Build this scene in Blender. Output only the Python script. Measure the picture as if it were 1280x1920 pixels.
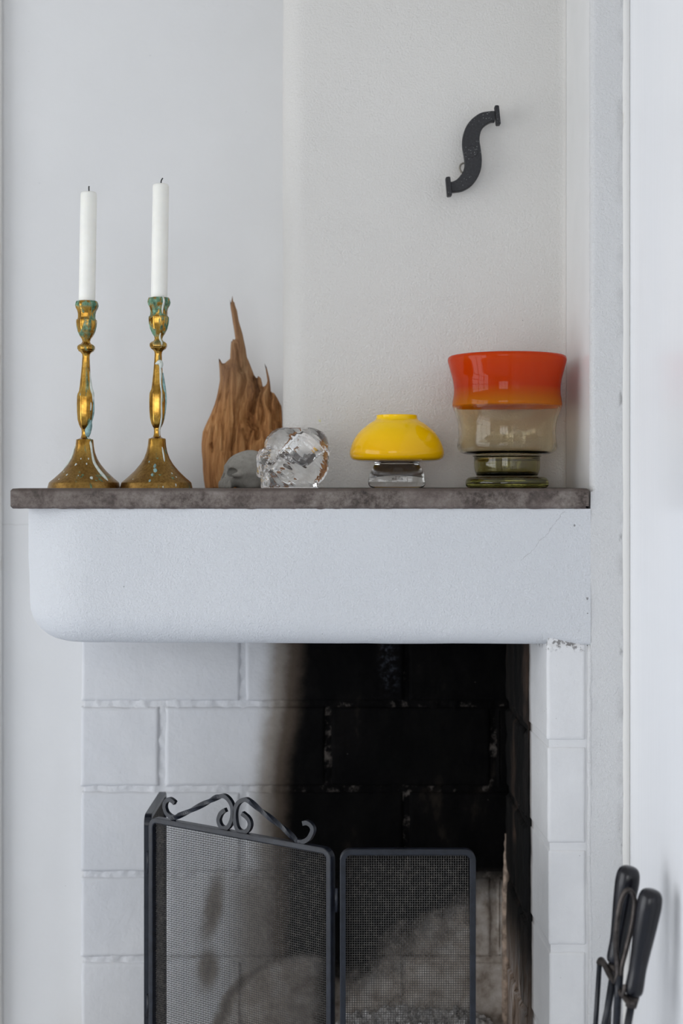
import bpy, bmesh, math, random
import numpy as np
from mathutils import Vector, Matrix, noise as mnoise
from mathutils.geometry import delaunay_2d_cdt

random.seed(7)
S = bpy.context.scene
COL = S.collection
for o in list(bpy.data.objects):
    bpy.data.objects.remove(o)

# ------------------------------------------------------------------ camera, world, light, exposure
F = 2667.0          # focal length in pixels of a 1280 x 1920 frame (50 mm on a 36 mm tall sensor)
H = 917.0           # horizon row
ZC = 1.25           # eye height
cam_d = bpy.data.cameras.new('camera')
cam = bpy.data.objects.new('camera', cam_d)
COL.objects.link(cam)
cam.location = (0, 0, ZC)
cam.rotation_euler = (math.pi / 2, 0, 0)
cam_d.sensor_fit = 'AUTO'
cam_d.sensor_width = 36.0
cam_d.lens = 36.0 * F / 1920.0
cam_d.shift_y = -(960 - H) / 1920.0
cam_d.clip_start = 0.05
cam_d.dof.use_dof = True
cam_d.dof.focus_distance = 1.90
cam_d.dof.aperture_fstop = 3.2
S.camera = cam

w = bpy.data.worlds.new('sky')
S.world = w
w.use_nodes = True
w.node_tree.nodes['Background'].inputs[0].default_value = (0.80, 0.90, 1.0, 1)
w.node_tree.nodes['Background'].inputs[1].default_value = 1.0


def area(name, loc, rot, sx, sy, power, col):
    l = bpy.data.lights.new(name, 'AREA')
    l.shape = 'RECTANGLE'; l.size = sx; l.size_y = sy
    l.energy = power; l.color = col
    o = bpy.data.objects.new(name, l)
    COL.objects.link(o)
    o.location = loc; o.rotation_euler = rot
    return o


# daylight entering through the two windows of the room (left wall, wall behind the camera)
area('daylight_left', (-2.47, 0.60, 1.10), (0, -math.pi / 2, 0), 1.94, 2.3, 46, (0.965, 0.968, 0.985))
area('daylight_rear', (-0.95, -2.67, 1.45), (-math.pi / 2, 0, math.pi), 1.7, 1.5, 30, (0.965, 0.968, 0.985))

S.view_settings.view_transform = 'Standard'
S.view_settings.look = 'None'
S.view_settings.gamma = 1.0
S.view_settings.use_curve_mapping = False
S.view_settings.exposure = 0.0
S.cycles.use_denoising = True
S.cycles.max_bounces = 14
S.cycles.diffuse_bounces = 5
S.cycles.glossy_bounces = 5
S.cycles.transmission_bounces = 12
S.cycles.sample_clamp_indirect = 20.0


# ------------------------------------------------------------------ helpers
def at(px, py, Y):
    """point at depth Y that projects to the pixel"""
    return Vector(((px - 640) * Y / F, Y, ZC + (H - py) * Y / F))


def obj(name, verts, faces, mat, parent=None, smooth=False, loc=None):
    me = bpy.data.meshes.new(name)
    me.from_pydata([tuple(v) for v in verts], [], [tuple(f) for f in faces])
    me.update()
    if smooth:
        me.polygons.foreach_set('use_smooth', [True] * len(me.polygons))
    if mat: me.materials.append(mat)
    o = bpy.data.objects.new(name, me)
    COL.objects.link(o)
    if parent: o.parent = parent
    if loc is not None: o.location = loc
    return o


def bobj(name, bm, mat, parent=None, smooth=False, loc=None):
    me = bpy.data.meshes.new(name)
    bm.to_mesh(me); bm.free()
    if smooth:
        me.polygons.foreach_set('use_smooth', [True] * len(me.polygons))
    if mat: me.materials.append(mat)
    o = bpy.data.objects.new(name, me)
    COL.objects.link(o)
    if parent: o.parent = parent
    if loc is not None: o.location = loc
    return o


def thing(name, label, cat, loc=(0, 0, 0), group=None):
    o = bpy.data.objects.new(name, None)
    o.empty_display_size = 0.02
    COL.objects.link(o)
    o.location = loc
    o['label'] = label; o['category'] = cat
    if group: o['group'] = group
    return o


def tag(o, label, cat, group=None):
    o['label'] = label; o['category'] = cat
    if group: o['group'] = group
    return o


def structure(o):
    o['kind'] = 'structure'
    return o


def box_bm(x0, x1, y0, y1, z0, z1, bev=0.0, seg=1):
    bm = bmesh.new()
    bmesh.ops.create_cube(bm, size=1)
    for v in bm.verts:
        v.co = Vector((x0 + (v.co.x + .5) * (x1 - x0), y0 + (v.co.y + .5) * (y1 - y0), z0 + (v.co.z + .5) * (z1 - z0)))
    if bev > 0:
        bmesh.ops.bevel(bm, geom=list(bm.edges), offset=bev, segments=seg, affect='EDGES', profile=0.5)
    return bm


def box(name, x0, x1, y0, y1, z0, z1, mat, parent=None, bev=0.0, seg=1, smooth=False):
    return bobj(name, box_bm(x0, x1, y0, y1, z0, z1, bev, seg), mat, parent, smooth)


def catmull(pts, n=6, closed=False):
    pts = [Vector(p) for p in pts]
    out = []
    N = len(pts)
    for i in range(N if closed else N - 1):
        p1, p2 = pts[i], pts[(i + 1) % N]
        p0 = pts[i - 1] if (i > 0 or closed) else p1 * 2 - p2
        p3 = pts[(i + 2) % N] if (i + 2 < N or closed) else p2 * 2 - p1
        for k in range(n):
            t = k / n
            out.append(0.5 * ((2 * p1) + (p2 - p0) * t + (2 * p0 - 5 * p1 + 4 * p2 - p3) * t * t + (3 * p1 - p0 - 3 * p2 + p3) * t ** 3))
    if not closed: out.append(pts[-1])
    return out


def tube(path, rad, seg=8, up=Vector((0, 0, 1)), twist=None, closed=False, sect=None, caps=True, phase=0.0):
    """verts, faces of a tube; rad number or list; sect optional list of 2D points"""
    path = [Vector(p) for p in path]
    n = len(path)
    if sect is None:
        sect = [(math.cos(2 * math.pi * k / seg + phase), math.sin(2 * math.pi * k / seg + phase)) for k in range(seg)]
    m = len(sect)
    vs, fs = [], []
    prev = None
    for i, p in enumerate(path):
        if closed:
            t = path[(i + 1) % n] - path[i - 1]
        else:
            t = path[min(i + 1, n - 1)] - path[max(i - 1, 0)]
        t.normalize()
        if prev is None:
            a = up - t * up.dot(t)
            if a.length < 1e-4: a = Vector((1, 0, 0)) - t * t.x
        else:
            a = prev - t * prev.dot(t)
        a.normalize(); prev = a
        b = t.cross(a)
        r = rad[i] if isinstance(rad, (list, tuple)) else rad
        tw = twist[i] if twist else 0.0
        c, s = math.cos(tw), math.sin(tw)
        for (u, v) in sect:
            uu, vv = u * c - v * s, u * s + v * c
            vs.append(p + (a * uu + b * vv) * r)
    for i in range(n if closed else n - 1):
        j = (i + 1) % n
        for k in range(m):
            k2 = (k + 1) % m
            fs.append((i * m + k, i * m + k2, j * m + k2, j * m + k))
    if caps and not closed:
        fs.append(tuple(reversed(range(m))))
        fs.append(tuple(range((n - 1) * m, n * m)))
    return vs, fs


def merge(*parts):
    vs, fs = [], []
    for v, f in parts:
        o = len(vs)
        vs += list(v)
        fs += [tuple(i + o for i in q) for q in f]
    return vs, fs


def lathe(profile, seg=64, shape=None, lean=0.0, close=True):
    """profile [(r, z)]; r == 0 makes a pole. Ordered so that normals point out when z rises on the outside."""
    vs, fs, rings = [], [], []
    for (r, z) in profile:
        if r < 1e-7:
            rings.append([len(vs)]); vs.append((lean * z, 0, z))
        else:
            ring = []
            for k in range(seg):
                a = 2 * math.pi * k / seg
                q = r * (shape(a) if shape else 1.0)
                ring.append(len(vs)); vs.append((q * math.cos(a) + lean * z, q * math.sin(a), z))
            rings.append(ring)
    n = len(rings)
    for i in range(n - 1):
        A, B = rings[i], rings[i + 1]
        if len(A) == 1 and len(B) == 1: continue
        for k in range(seg):
            k2 = (k + 1) % seg
            if len(A) == 1: fs.append((A[0], B[k2], B[k]))
            elif len(B) == 1: fs.append((A[k], A[k2], B[0]))
            else: fs.append((A[k], A[k2], B[k2], B[k]))
    return vs, fs


def smooth_prof(pts, n=4):
    return [(max(p.x, 0), p.y) for p in catmull([Vector((a, b)) for a, b in pts], n)]


def surface_nets(f, lo, hi, n):
    """naive surface nets of the implicit f(x, y, z) < 0"""
    lo = np.array(lo, float); hi = np.array(hi, float)
    ax = [np.linspace(lo[i], hi[i], n[i]) for i in range(3)]
    X, Y, Z = np.meshgrid(*ax, indexing='ij')
    V = f(X, Y, Z)
    ins = V < 0
    nx, ny, nz = V.shape
    cs = (nx - 1, ny - 1, nz - 1)
    acc = np.zeros(cs + (3,)); cnt = np.zeros(cs)
    corners = [(i, j, k) for i in (0, 1) for j in (0, 1) for k in (0, 1)]
    for a in corners:
        for d in range(3):
            if a[d] == 1: continue
            b = list(a); b[d] = 1
            va = V[a[0]:a[0] + cs[0], a[1]:a[1] + cs[1], a[2]:a[2] + cs[2]]
            vb = V[b[0]:b[0] + cs[0], b[1]:b[1] + cs[1], b[2]:b[2] + cs[2]]
            cr = (va < 0) != (vb < 0)
            t = np.where(cr, va / np.where(cr, va - vb, 1), 0)
            for e in range(3):
                acc[..., e] += np.where(cr, a[e] + (t if e == d else 0), 0)
            cnt += cr
    act = cnt > 0
    idx = -np.ones(cs, int)
    idx[act] = np.arange(act.sum())
    step = (hi - lo) / (np.array(n) - 1)
    base = np.stack(np.meshgrid(*[np.arange(c) for c in cs], indexing='ij'), -1)
    P = (base[act] + acc[act] / cnt[act][:, None]) * step + lo
    faces = []
    orders = {0: [(0, -1, -1), (0, 0, -1), (0, 0, 0), (0, -1, 0)],
              1: [(-1, 0, -1), (-1, 0, 0), (0, 0, 0), (0, 0, -1)],
              2: [(-1, -1, 0), (0, -1, 0), (0, 0, 0), (-1, 0, 0)]}
    for d in range(3):
        sl0 = [slice(None)] * 3; sl1 = [slice(None)] * 3
        sl0[d] = slice(0, -1); sl1[d] = slice(1, None)
        a = ins[tuple(sl0)]; b = ins[tuple(sl1)]
        for sign in (True, False):
            E = np.argwhere((a & ~b) if sign else (~a & b))
            o1, o2 = [q for q in range(3) if q != d]
            E = E[(E[:, o1] > 0) & (E[:, o2] > 0) & (E[:, o1] < cs[o1]) & (E[:, o2] < cs[o2])]
            q = []
            for of in orders[d]:
                c = E + np.array(of)
                q.append(idx[c[:, 0], c[:, 1], c[:, 2]])
            q = np.stack(q, 1)
            if not sign: q = q[:, ::-1]
            faces += q.tolist()
    return P.tolist(), faces


# ------------------------------------------------------------------ material kit
class M:
    def __init__(self, name):
        self.m = bpy.data.materials.new(name)
        self.m.use_nodes = True
        self.t = self.m.node_tree
        self.t.nodes.clear()
        self.out = self.t.nodes.new('ShaderNodeOutputMaterial')
        self._pos = self._obj = None

    def n(self, kind): return self.t.nodes.new(kind)

    def put(self, sock, v):
        if isinstance(v, bpy.types.NodeSocket): self.t.links.new(v, sock)
        elif isinstance(v, (tuple, list)) and sock.type == 'RGBA' and len(v) == 3: sock.default_value = (*v, 1)
        else: sock.default_value = v

    @property
    def pos(self):
        if self._pos is None: self._pos = self.n('ShaderNodeNewGeometry').outputs['Position']
        return self._pos

    @property
    def oc(self):
        if self._obj is None: self._obj = self.n('ShaderNodeTexCoord').outputs['Object']
        return self._obj

    def xyz(self, v):
        s = self.n('ShaderNodeSeparateXYZ'); self.put(s.inputs[0], v)
        return s.outputs[0], s.outputs[1], s.outputs[2]

    def scale(self, v, s):
        q = self.n('ShaderNodeVectorMath'); q.operation = 'MULTIPLY'
        self.put(q.inputs[0], v); q.inputs[1].default_value = s
        return q.outputs[0]

    def noise(self, v, scale, detail=3, rough=0.5, dist=0.0, out='Fac'):
        q = self.n('ShaderNodeTexNoise')
        self.put(q.inputs['Vector'], v)
        q.inputs['Scale'].default_value = scale; q.inputs['Detail'].default_value = detail
        q.inputs['Roughness'].default_value = rough; q.inputs['Distortion'].default_value = dist
        return q.outputs[out]

    def vor(self, v, scale, rnd=1.0):
        q = self.n('ShaderNodeTexVoronoi')
        self.put(q.inputs['Vector'], v); q.inputs['Scale'].default_value = scale
        q.inputs['Randomness'].default_value = rnd
        return q.outputs['Distance']

    def op(self, o, a, b=0.0, c=None):
        q = self.n('ShaderNodeMath'); q.operation = o
        self.put(q.inputs[0], a); self.put(q.inputs[1], b)
        if c is not None: self.put(q.inputs[2], c)
        return q.outputs[0]

    def add(self, a, b): return self.op('ADD', a, b)
    def sub(self, a, b): return self.op('SUBTRACT', a, b)
    def mul(self, a, b): return self.op('MULTIPLY', a, b)
    def mx(self, a, b): return self.op('MAXIMUM', a, b)
    def mn(self, a, b): return self.op('MINIMUM', a, b)

    def ss(self, x, a, b, lo=0.0, hi=1.0):
        q = self.n('ShaderNodeMapRange'); q.interpolation_type = 'SMOOTHSTEP'
        self.put(q.inputs['Value'], x)
        q.inputs['From Min'].default_value = a; q.inputs['From Max'].default_value = b
        q.inputs['To Min'].default_value = lo; q.inputs['To Max'].default_value = hi
        return q.outputs[0]

    def mix(self, f, a, b):
        q = self.n('ShaderNodeMix'); q.data_type = 'RGBA'
        self.put(q.inputs[0], f); self.put(q.inputs[6], a); self.put(q.inputs[7], b)
        return q.outputs[2]

    def ramp(self, f, stops):
        q = self.n('ShaderNodeValToRGB'); self.put(q.inputs[0], f)
        el = q.color_ramp.elements
        while len(el) > 1: el.remove(el[-1])
        el[0].position = stops[0][0]; el[0].color = (*stops[0][1], 1)
        for p, c in stops[1:]:
            e = el.new(p); e.color = (*c, 1)
        return q.outputs[0]

    def bump(self, h, strength=0.5, dist=0.001, prev=None):
        q = self.n('ShaderNodeBump')
        q.inputs['Strength'].default_value = strength; q.inputs['Distance'].default_value = dist
        self.put(q.inputs['Height'], h)
        if prev is not None: self.put(q.inputs['Normal'], prev)
        return q.outputs[0]

    def bsdf(self, color=(.8, .8, .8), rough=.5, metal=0.0, normal=None, link=True, **kw):
        q = self.n('ShaderNodeBsdfPrincipled')
        self.put(q.inputs['Base Color'], color); self.put(q.inputs['Roughness'], rough); self.put(q.inputs['Metallic'], metal)
        if normal is not None: self.put(q.inputs['Normal'], normal)
        for k, v in kw.items(): self.put(q.inputs[k.replace('_', ' ')], v)
        if link: self.t.links.new(q.outputs[0], self.out.inputs[0])
        return q.outputs[0]

    def done(self, sh):
        self.t.links.new(sh, self.out.inputs[0]); return self.m


def plaster(name, col, grain=230, depth=.0012, strength=.5, rough=.85, tint=None, lump=.5):
    k = M(name)
    g1 = k.noise(k.pos, grain, 5, .68)
    g2 = k.noise(k.pos, grain * .23, 3, .5)
    g3 = k.noise(k.pos, 7, 2, .5)
    h = k.add(g1, k.mul(g2, lump))
    nb = k.bump(h, strength, depth)
    nb = k.bump(g3, .35, .012, nb)
    c = k.mix(k.ss(k.noise(k.pos, 3.1, 4, .6), .3, .7), tuple(x * .965 for x in col), col)
    spk = k.ss(k.vor(k.pos, 42), .035, .02)
    gate = k.ss(k.noise(k.pos, 9, 2), .62, .66)
    c = k.mix(k.mul(k.mul(spk, gate), .55), c, (.12, .11, .10))
    if tint: c = tint(k, c)
    k.bsdf(c, rough, normal=nb, Specular_IOR_Level=.3)
    return k.m


def yellow_mark(k, c):
    x, y, z = k.xyz(k.pos)
    p = at(599, 788, 2.04)
    d = k.op('POWER', k.add(k.op('POWER', k.add(k.mul(k.sub(x, p.x), 1.6), k.mul(k.sub(z, p.z), .6)), 2), k.op('POWER', k.mul(k.sub(z, p.z), .55), 2)), .5)
    f = k.mul(k.ss(d, .004, .0015), k.ss(k.noise(k.pos, 300, 2), .4, .6))
    return k.mix(k.mul(f, .6), c, (.72, .70, .25))


def pier_dirt(k, c):
    x, y, z = k.xyz(k.pos)
    edge = k.ss(x, .3575, .3632)
    n = k.noise(k.scale(k.pos, (1, 1, .25)), 90, 4, .6)
    low = k.ss(z, ZC + .25, ZC - .05, .35, 1.0)
    f = k.mul(k.mul(edge, k.ss(n, .56, .70)), low)
    c = k.mix(k.mul(f, .8), c, (.10, .09, .085))
    grime = k.mul(k.ss(x, .352, .364), k.ss(k.noise(k.pos, 30, 3), .45, .7))
    c = k.mix(k.mul(grime, .25), c, (.30, .29, .28))
    return c


def wall_crack(k, c):
    x, y, z = k.xyz(k.pos)
    d = k.op('ABSOLUTE', k.sub(k.sub(z, ZC - .0555), k.mul(k.sub(k.noise(k.pos, 25, 4, .6), .5), .012)))
    f = k.mul(k.ss(d, .0010, .0003), k.ss(x, -.40, -.44))
    return k.mix(k.mul(f, .28), c, (.35, .33, .31))


def hood_marks_and_shade(k, c):
    x, y, z = k.xyz(k.pos)
    wob = k.mul(k.sub(k.noise(k.pos, 30, 4, .65), .5), .030)
    d = k.op('ABSOLUTE', k.add(k.sub(k.sub(x, .268), k.mul(k.sub(z, ZC - .055), .85)), wob))
    f = k.mul(k.ss(d, .0009, .0002), k.ss(k.op('ABSOLUTE', k.sub(z, ZC - .060)), .035, .028))
    c = k.mix(k.mul(f, .35), c, (.30, .29, .29))
    for (px, py, r) in ((1077, 985, .0018), (1100, 1122, .0022), (604, 1190, .0008), (232, 1100, .0010), (1101, 1150, .0010)):
        p = at(px, py, YF_)
        q = k.op('POWER', k.add(k.op('POWER', k.sub(x, p.x), 2), k.op('POWER', k.sub(z, p.z), 2)), .5)
        q = k.add(q, k.mul(k.sub(k.noise(k.pos, 420, 3, .6), .5), r * 2.2))
        c = k.mix(k.mul(k.ss(q, r, r * .4), .7), c, (.13, .12, .115))
    # subtle shadow under the slab, painted into the hood colour as a mottled band
    slab_shade = k.mul(k.ss(z, ZC - .040, ZC - .027), k.ss(k.noise(k.pos, 60, 4, .6), .5, .75))
    return k.mix(k.mul(slab_shade, .10), c, (.35, .36, .40))


YF_ = 1.845
MP_wall = plaster('plaster_wall', (.72, .72, .72), grain=170, depth=.0010, strength=.35, lump=.5, tint=wall_crack)
MP_breast = plaster('plaster_breast', (.805, .785, .75), grain=330, depth=.0045, strength=.7, lump=.4, tint=yellow_mark)
MP_hood = plaster('plaster_hood', (.785, .800, .825), grain=330, depth=.0050, strength=.75, lump=.5, tint=hood_marks_and_shade)
MP_pier = plaster('plaster_pier', (.76, .76, .76), grain=300, depth=.0042, strength=.7, tint=pier_dirt, rough=.62)


def soot_colour(k, base, mortar=False):
    """soot and scorch pattern on the firebox back, laid out in metres on the wall"""
    x, y, z0 = k.xyz(k.pos)
    z = k.sub(z0, ZC)
    wob = k.noise(k.pos, 16, 4, .6)
    w2 = k.noise(k.pos, 60, 4, .65)
    xx = k.add(x, k.add(k.mul(k.sub(wob, .5), .018), k.mul(k.sub(w2, .5), .010)))
    # hard-edged black column above the fire
    shift = k.ss(z, -.50, -.24, .022, 0.0)
    a = k.op('POWER', k.ss(k.add(xx, shift), -.150, -.030), 1.25)
    # scorch cleaned by the fire below a sloping line
    line = k.add(k.mul(xx, .583), -.7615)
    clean = k.mul(k.ss(k.add(k.sub(line, z), k.mul(k.sub(k.noise(k.pos, 18, 5, .65), .5), .14)), -.025, .06), k.ss(x, -.035, .02))
    edge_clean = k.mul(k.ss(z, -.585, -.66), k.ss(x, .195, .215))
    clean = k.mx(clean, edge_clean)
    # greyed patch low in the middle, with a dark sweep along its upper left edge
    rim = k.sub(k.op('POWER', k.add(k.op('POWER', k.op('DIVIDE', k.add(xx, .045), .150), 2), k.op('POWER', k.op('DIVIDE', k.add(z, .87), .150), 2)), .5), 1.0)
    grey2 = k.ss(rim, .02, -.10)
    sweep = k.mul(k.ss(k.op('ABSOLUTE', rim), .13, .01), k.ss(x, .0, -.06))
    clean = k.mx(clean, k.mul(k.mul(grey2, .6), k.ss(x, -.02, -.06)))
    def blob(cx, cz, rx, rz, lean=0.0):
        zz = k.sub(z, cz)
        u = k.op('POWER', k.op('DIVIDE', k.sub(k.sub(xx, cx), k.mul(zz, lean)), rx), 2)
        v = k.op('POWER', k.op('DIVIDE', zz, rz), 2)
        return k.op('POWER', 2.718, k.mul(k.add(u, v), -1.0))
    b1 = k.mx(blob(-.200, -.650, .016, .055, .22), blob(-.208, -.745, .017, .035))
    b2 = blob(-.075, -.665, .070, .075)
    lowbrown = k.mul(k.ss(z, -.54, -.64), k.ss(xx, -.225, -.10))
    s = k.mx(a, k.mul(b1, .42))
    s = k.mx(s, k.mul(b2, .64))
    s = k.mx(s, k.mul(sweep, .46))
    s = k.mx(s, k.mul(lowbrown, .42))
    s = k.mx(s, k.mul(k.mul(k.ss(k.noise(k.pos, 22, 4, .6), .56, .78), k.ss(x, -.31, -.26)), k.ss(z, -.66, -.74, 0, .40)))
    grey = k.ramp(k.noise(k.pos, 34, 5, .65), [(.3, (.19, .15, .12)), (.5, (.44, .385, .335)), (.7, (.64, .60, .56))])
    black = k.ramp(k.noise(k.scale(k.pos, (1.2, 1, .55)), 20, 5, .65), [(.42, (.0010, .0010, .0012)), (.62, (.0035, .0032, .0032)), (.80, (.022, .017, .013))])
    if mortar:
        black = k.mix(k.ss(k.noise(k.pos, 45, 4, .7), .55, .72), black, (.085, .074, .066))
    c = k.mix(k.ss(s, 0.0, .34), base, (.26, .235, .21))
    c = k.mix(k.ss(s, .28, .62), c, (.075, .058, .045))
    c = k.mix(k.ss(s, .60, .92), c, black)
    # chalky patch in the soot
    chalk = k.mul(k.mul(k.ss(k.sub(z, -.30), -.03, .02), k.ss(k.op('ABSOLUTE', k.sub(xx, .076)), .022, .002)), k.ss(k.noise(k.pos, 120, 4, .7), .45, .75))
    c = k.mix(k.mul(chalk, .5), c, (.10, .11, .14))
    c = k.mix(k.mul(clean, .95), c, grey)
    spk = k.mul(k.ss(k.vor(k.pos, 62), .06, .03), k.ss(k.noise(k.pos, 14, 2), .55, .62))
    c = k.mix(k.mul(spk, .35), c, (.22, .2, .18))
    return c, s


def back_brick(name, mortar=False):
    k = M(name)
    base = k.mix(k.ss(k.noise(k.pos, 5, 4, .6), .3, .7), (.63, .64, .665), (.70, .705, .72))
    spk = k.mul(k.ss(k.vor(k.pos, 36), .05, .02), k.ss(k.noise(k.pos, 12, 2), .55, .6))
    base = k.mix(k.mul(spk, .5), base, (.2, .19, .18))
    c, s = soot_colour(k, base, mortar)
    h = k.add(k.mul(k.noise(k.pos, 90, 4, .6), 1.0), k.mul(k.noise(k.pos, 320, 2), .35))
    k.bsdf(c, .85, normal=k.bump(h, .6, .0026 if mortar else .0016), Specular_IOR_Level=.08)
    return k.m


MB_back = back_brick('painted_sooty_brick')
MB_mort = back_brick('painted_sooty_mortar', True)


def jamb_mat():
    k = M('painted_jamb_brick')
    x, y, z = k.xyz(k.pos)
    base = k.mix(k.ss(k.noise(k.pos, 9, 4, .6), .3, .7), (.70, .70, .705), (.77, .77, .77))
    spk = k.mul(k.ss(k.vor(k.pos, 75), .07, .03), k.ss(k.noise(k.pos, 20, 2), .58, .63))
    base = k.mix(k.mul(spk, .75), base, (.12, .11, .10))
    yy = k.add(y, k.mul(k.sub(k.noise(k.pos, 45, 4, .6), .5), .012))
    soot = k.ss(yy, 1.975, 1.988)
    brown = k.ss(yy, 1.962, 1.98)
    c = k.mix(k.mul(brown, .55), base, (.16, .12, .09))
    c = k.mix(soot, c, (.012, .010, .009))
    h = k.add(k.noise(k.pos, 110, 4, .6), k.mul(k.noise(k.pos, 400, 2), .3))
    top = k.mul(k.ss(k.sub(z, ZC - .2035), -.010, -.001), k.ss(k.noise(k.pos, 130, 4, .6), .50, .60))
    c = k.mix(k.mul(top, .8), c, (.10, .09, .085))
    k.bsdf(c, .6, normal=k.bump(h, .5, .0016), Specular_IOR_Level=.35)
    return k.m


MB_jamb = jamb_mat()


def lining_mat():
    k = M('sooty_firebox_lining')
    x, y, z0 = k.xyz(k.pos)
    z = k.sub(z0, ZC)
    n = k.noise(k.scale(k.pos, (1, 1, .14)), 75, 5, .65)
    n2 = k.noise(k.scale(k.pos, (1, 1, .3)), 22, 4, .6)
    zz = k.add(z, k.mul(k.sub(n, .5), .16))
    low = k.ss(zz, -.62, -.76)
    light = k.ramp(n, [(.32, (.05, .034, .026)), (.45, (.24, .17, .125)), (.56, (.46, .40, .36)), (.70, (.60, .55, .54))])
    black = k.ramp(n2, [(.42, (.004, .004, .004)), (.58, (.012, .010, .009)), (.72, (.055, .036, .026))])
    back = k.ss(y, 2.06, 2.15)
    c = k.mix(k.mul(low, k.ss(y, 1.99, 2.08, .35, 1.0)), black, light)
    spk = k.mul(k.ss(k.vor(k.pos, 80), .07, .03), k.ss(k.noise(k.pos, 18, 2), .5, .6))
    c = k.mix(k.mul(spk, .5), c, (.35, .32, .3))
    k.bsdf(c, .85, normal=k.bump(k.noise(k.scale(k.pos, (1, 1, .35)), 80, 4, .6), .7, .004), Specular_IOR_Level=.2)
    return k.m


MB_lin = lining_mat()


def slab_mat():
    k = M('weathered_stone_slab')
    n = k.noise(k.pos, 26, 6, .66)
    n2 = k.noise(k.pos, 130, 6, .75)
    n3 = k.noise(k.pos, 9, 3, .5)
    f = k.add(k.mul(n, .55), k.mul(n2, .45))
    c = k.ramp(f, [(.37, (.028, .021, .018)), (.44, (.070, .054, .046)), (.50, (.132, .108, .094)), (.56, (.185, .158, .140)), (.66, (.28, .25, .228))])
    c = k.mix(k.ss(n3, .42, .62, .0, .45), c, (.150, .118, .105))
    x, y, z0 = k.xyz(k.pos)
    z = k.sub(z0, ZC)
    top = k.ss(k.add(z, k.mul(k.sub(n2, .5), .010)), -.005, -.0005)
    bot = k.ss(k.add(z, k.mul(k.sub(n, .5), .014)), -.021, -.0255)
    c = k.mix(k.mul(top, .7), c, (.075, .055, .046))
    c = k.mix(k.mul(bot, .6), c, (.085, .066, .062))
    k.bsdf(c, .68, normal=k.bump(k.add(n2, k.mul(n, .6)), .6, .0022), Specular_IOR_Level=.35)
    return k.m


def simple(name, col, rough=.5, metal=0.0, nscale=60, var=.12, bump=.0, bscale=200, **kw):
    k = M(name)
    c = k.mix(k.ss(k.noise(k.oc, nscale, 4, .6), .3, .7), tuple(x * (1 - var) for x in col), tuple(min(1, x * (1 + var)) for x in col))
    nb = k.bump(k.noise(k.oc, bscale, 3, .6), .6, bump) if bump else None
    k.bsdf(c, rough, metal, normal=nb, **kw)
    return k.m


def gloss_paint():
    k = M('gloss_white_woodwork')
    c = k.mix(k.ss(k.noise(k.scale(k.pos, (1, 1, .2)), 6, 3), .3, .7), (.89, .90, .925), (.92, .925, .945))
    h = k.noise(k.scale(k.pos, (1, 1, .06)), 120, 3, .5)
    k.bsdf(c, .22, normal=k.bump(h, .25, .0006), Specular_IOR_Level=.5)
    return k.m


def bead_paint():
    k = M('cream_bead_paint')
    x, y, z = k.xyz(k.pos)
    n = k.noise(k.scale(k.pos, (1, 1, .2)), 70, 4, .6)
    c = k.mix(k.ss(n, .62, .72), (.80, .79, .765), (.60, .56, .49))
    k.bsdf(c, .35, normal=k.bump(n, .3, .0008))
    return k.m


MP_side = simple('satin_white_paint', (.76, .76, .755), .14, nscale=12, var=.02)
MP_gloss = gloss_paint()
MP_bead = bead_paint()
MS_slab = slab_mat()
M_room = simple('room_paint', (.74, .725, .69), .8)
M_ceil = simple('ceiling_paint', (.62, .60, .56), .85)
M_floor = simple('pale_painted_boards', (.52, .58, .68), .45, nscale=20)
M_iron = simple('black_painted_iron', (.010, .012, .018), .30, .0, nscale=90, var=.35, bump=.0004, bscale=260, Specular_IOR_Level=.38)


# ------------------------------------------------------------------ the room
YW = 2.245        # plaster back wall
YB = 2.21         # brick face of the firebox back
YC = 2.04         # chimney breast face
YF = 1.845        # front plane of hood, pier and jamb
XP = 0.3229       # left side of the pier
CEIL = 2.55
structure(box('floor', -2.45, .46, -2.65, 2.40, -.12, 0, M_floor))
structure(box('ceiling', -2.45, .46, -2.65, 2.40, CEIL, CEIL + .12, M_ceil))
structure(box('wall_back', -2.45, .46, YW, YW + .12, 0, CEIL, MP_wall))
structure(box('wall_right', .374, .46, -2.65, YW, 0, CEIL, MP_gloss))


def wall_with_hole(name, axis, c0, c1, a0, a1, h0, h1, z0, z1):
    """wall slab between c0..c1 on the thin axis, a0..a1 long, with an opening h0..h1 / z0..z1"""
    bm = bmesh.new()
    for (p, q, r, s) in ((a0, h0, 0, CEIL), (h1, a1, 0, CEIL), (h0, h1, 0, z0), (h0, h1, z1, CEIL)):
        b = box_bm(c0, c1, p, q, r, s) if axis == 'x' else box_bm(p, q, c0, c1, r, s)
        me = bpy.data.meshes.new('t'); b.to_mesh(me); b.free(); bm.from_mesh(me); bpy.data.meshes.remove(me)
    return structure(bobj(name, bm, M_room))


wall_with_hole('wall_left', 'x', -2.45, -2.33, -2.65, 2.245, -.55, 1.75, .13, 2.07)
wall_with_hole('wall_front', 'y', -2.65, -2.53, -2.33, .374, -1.8, -.1, .70, 2.20)


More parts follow.
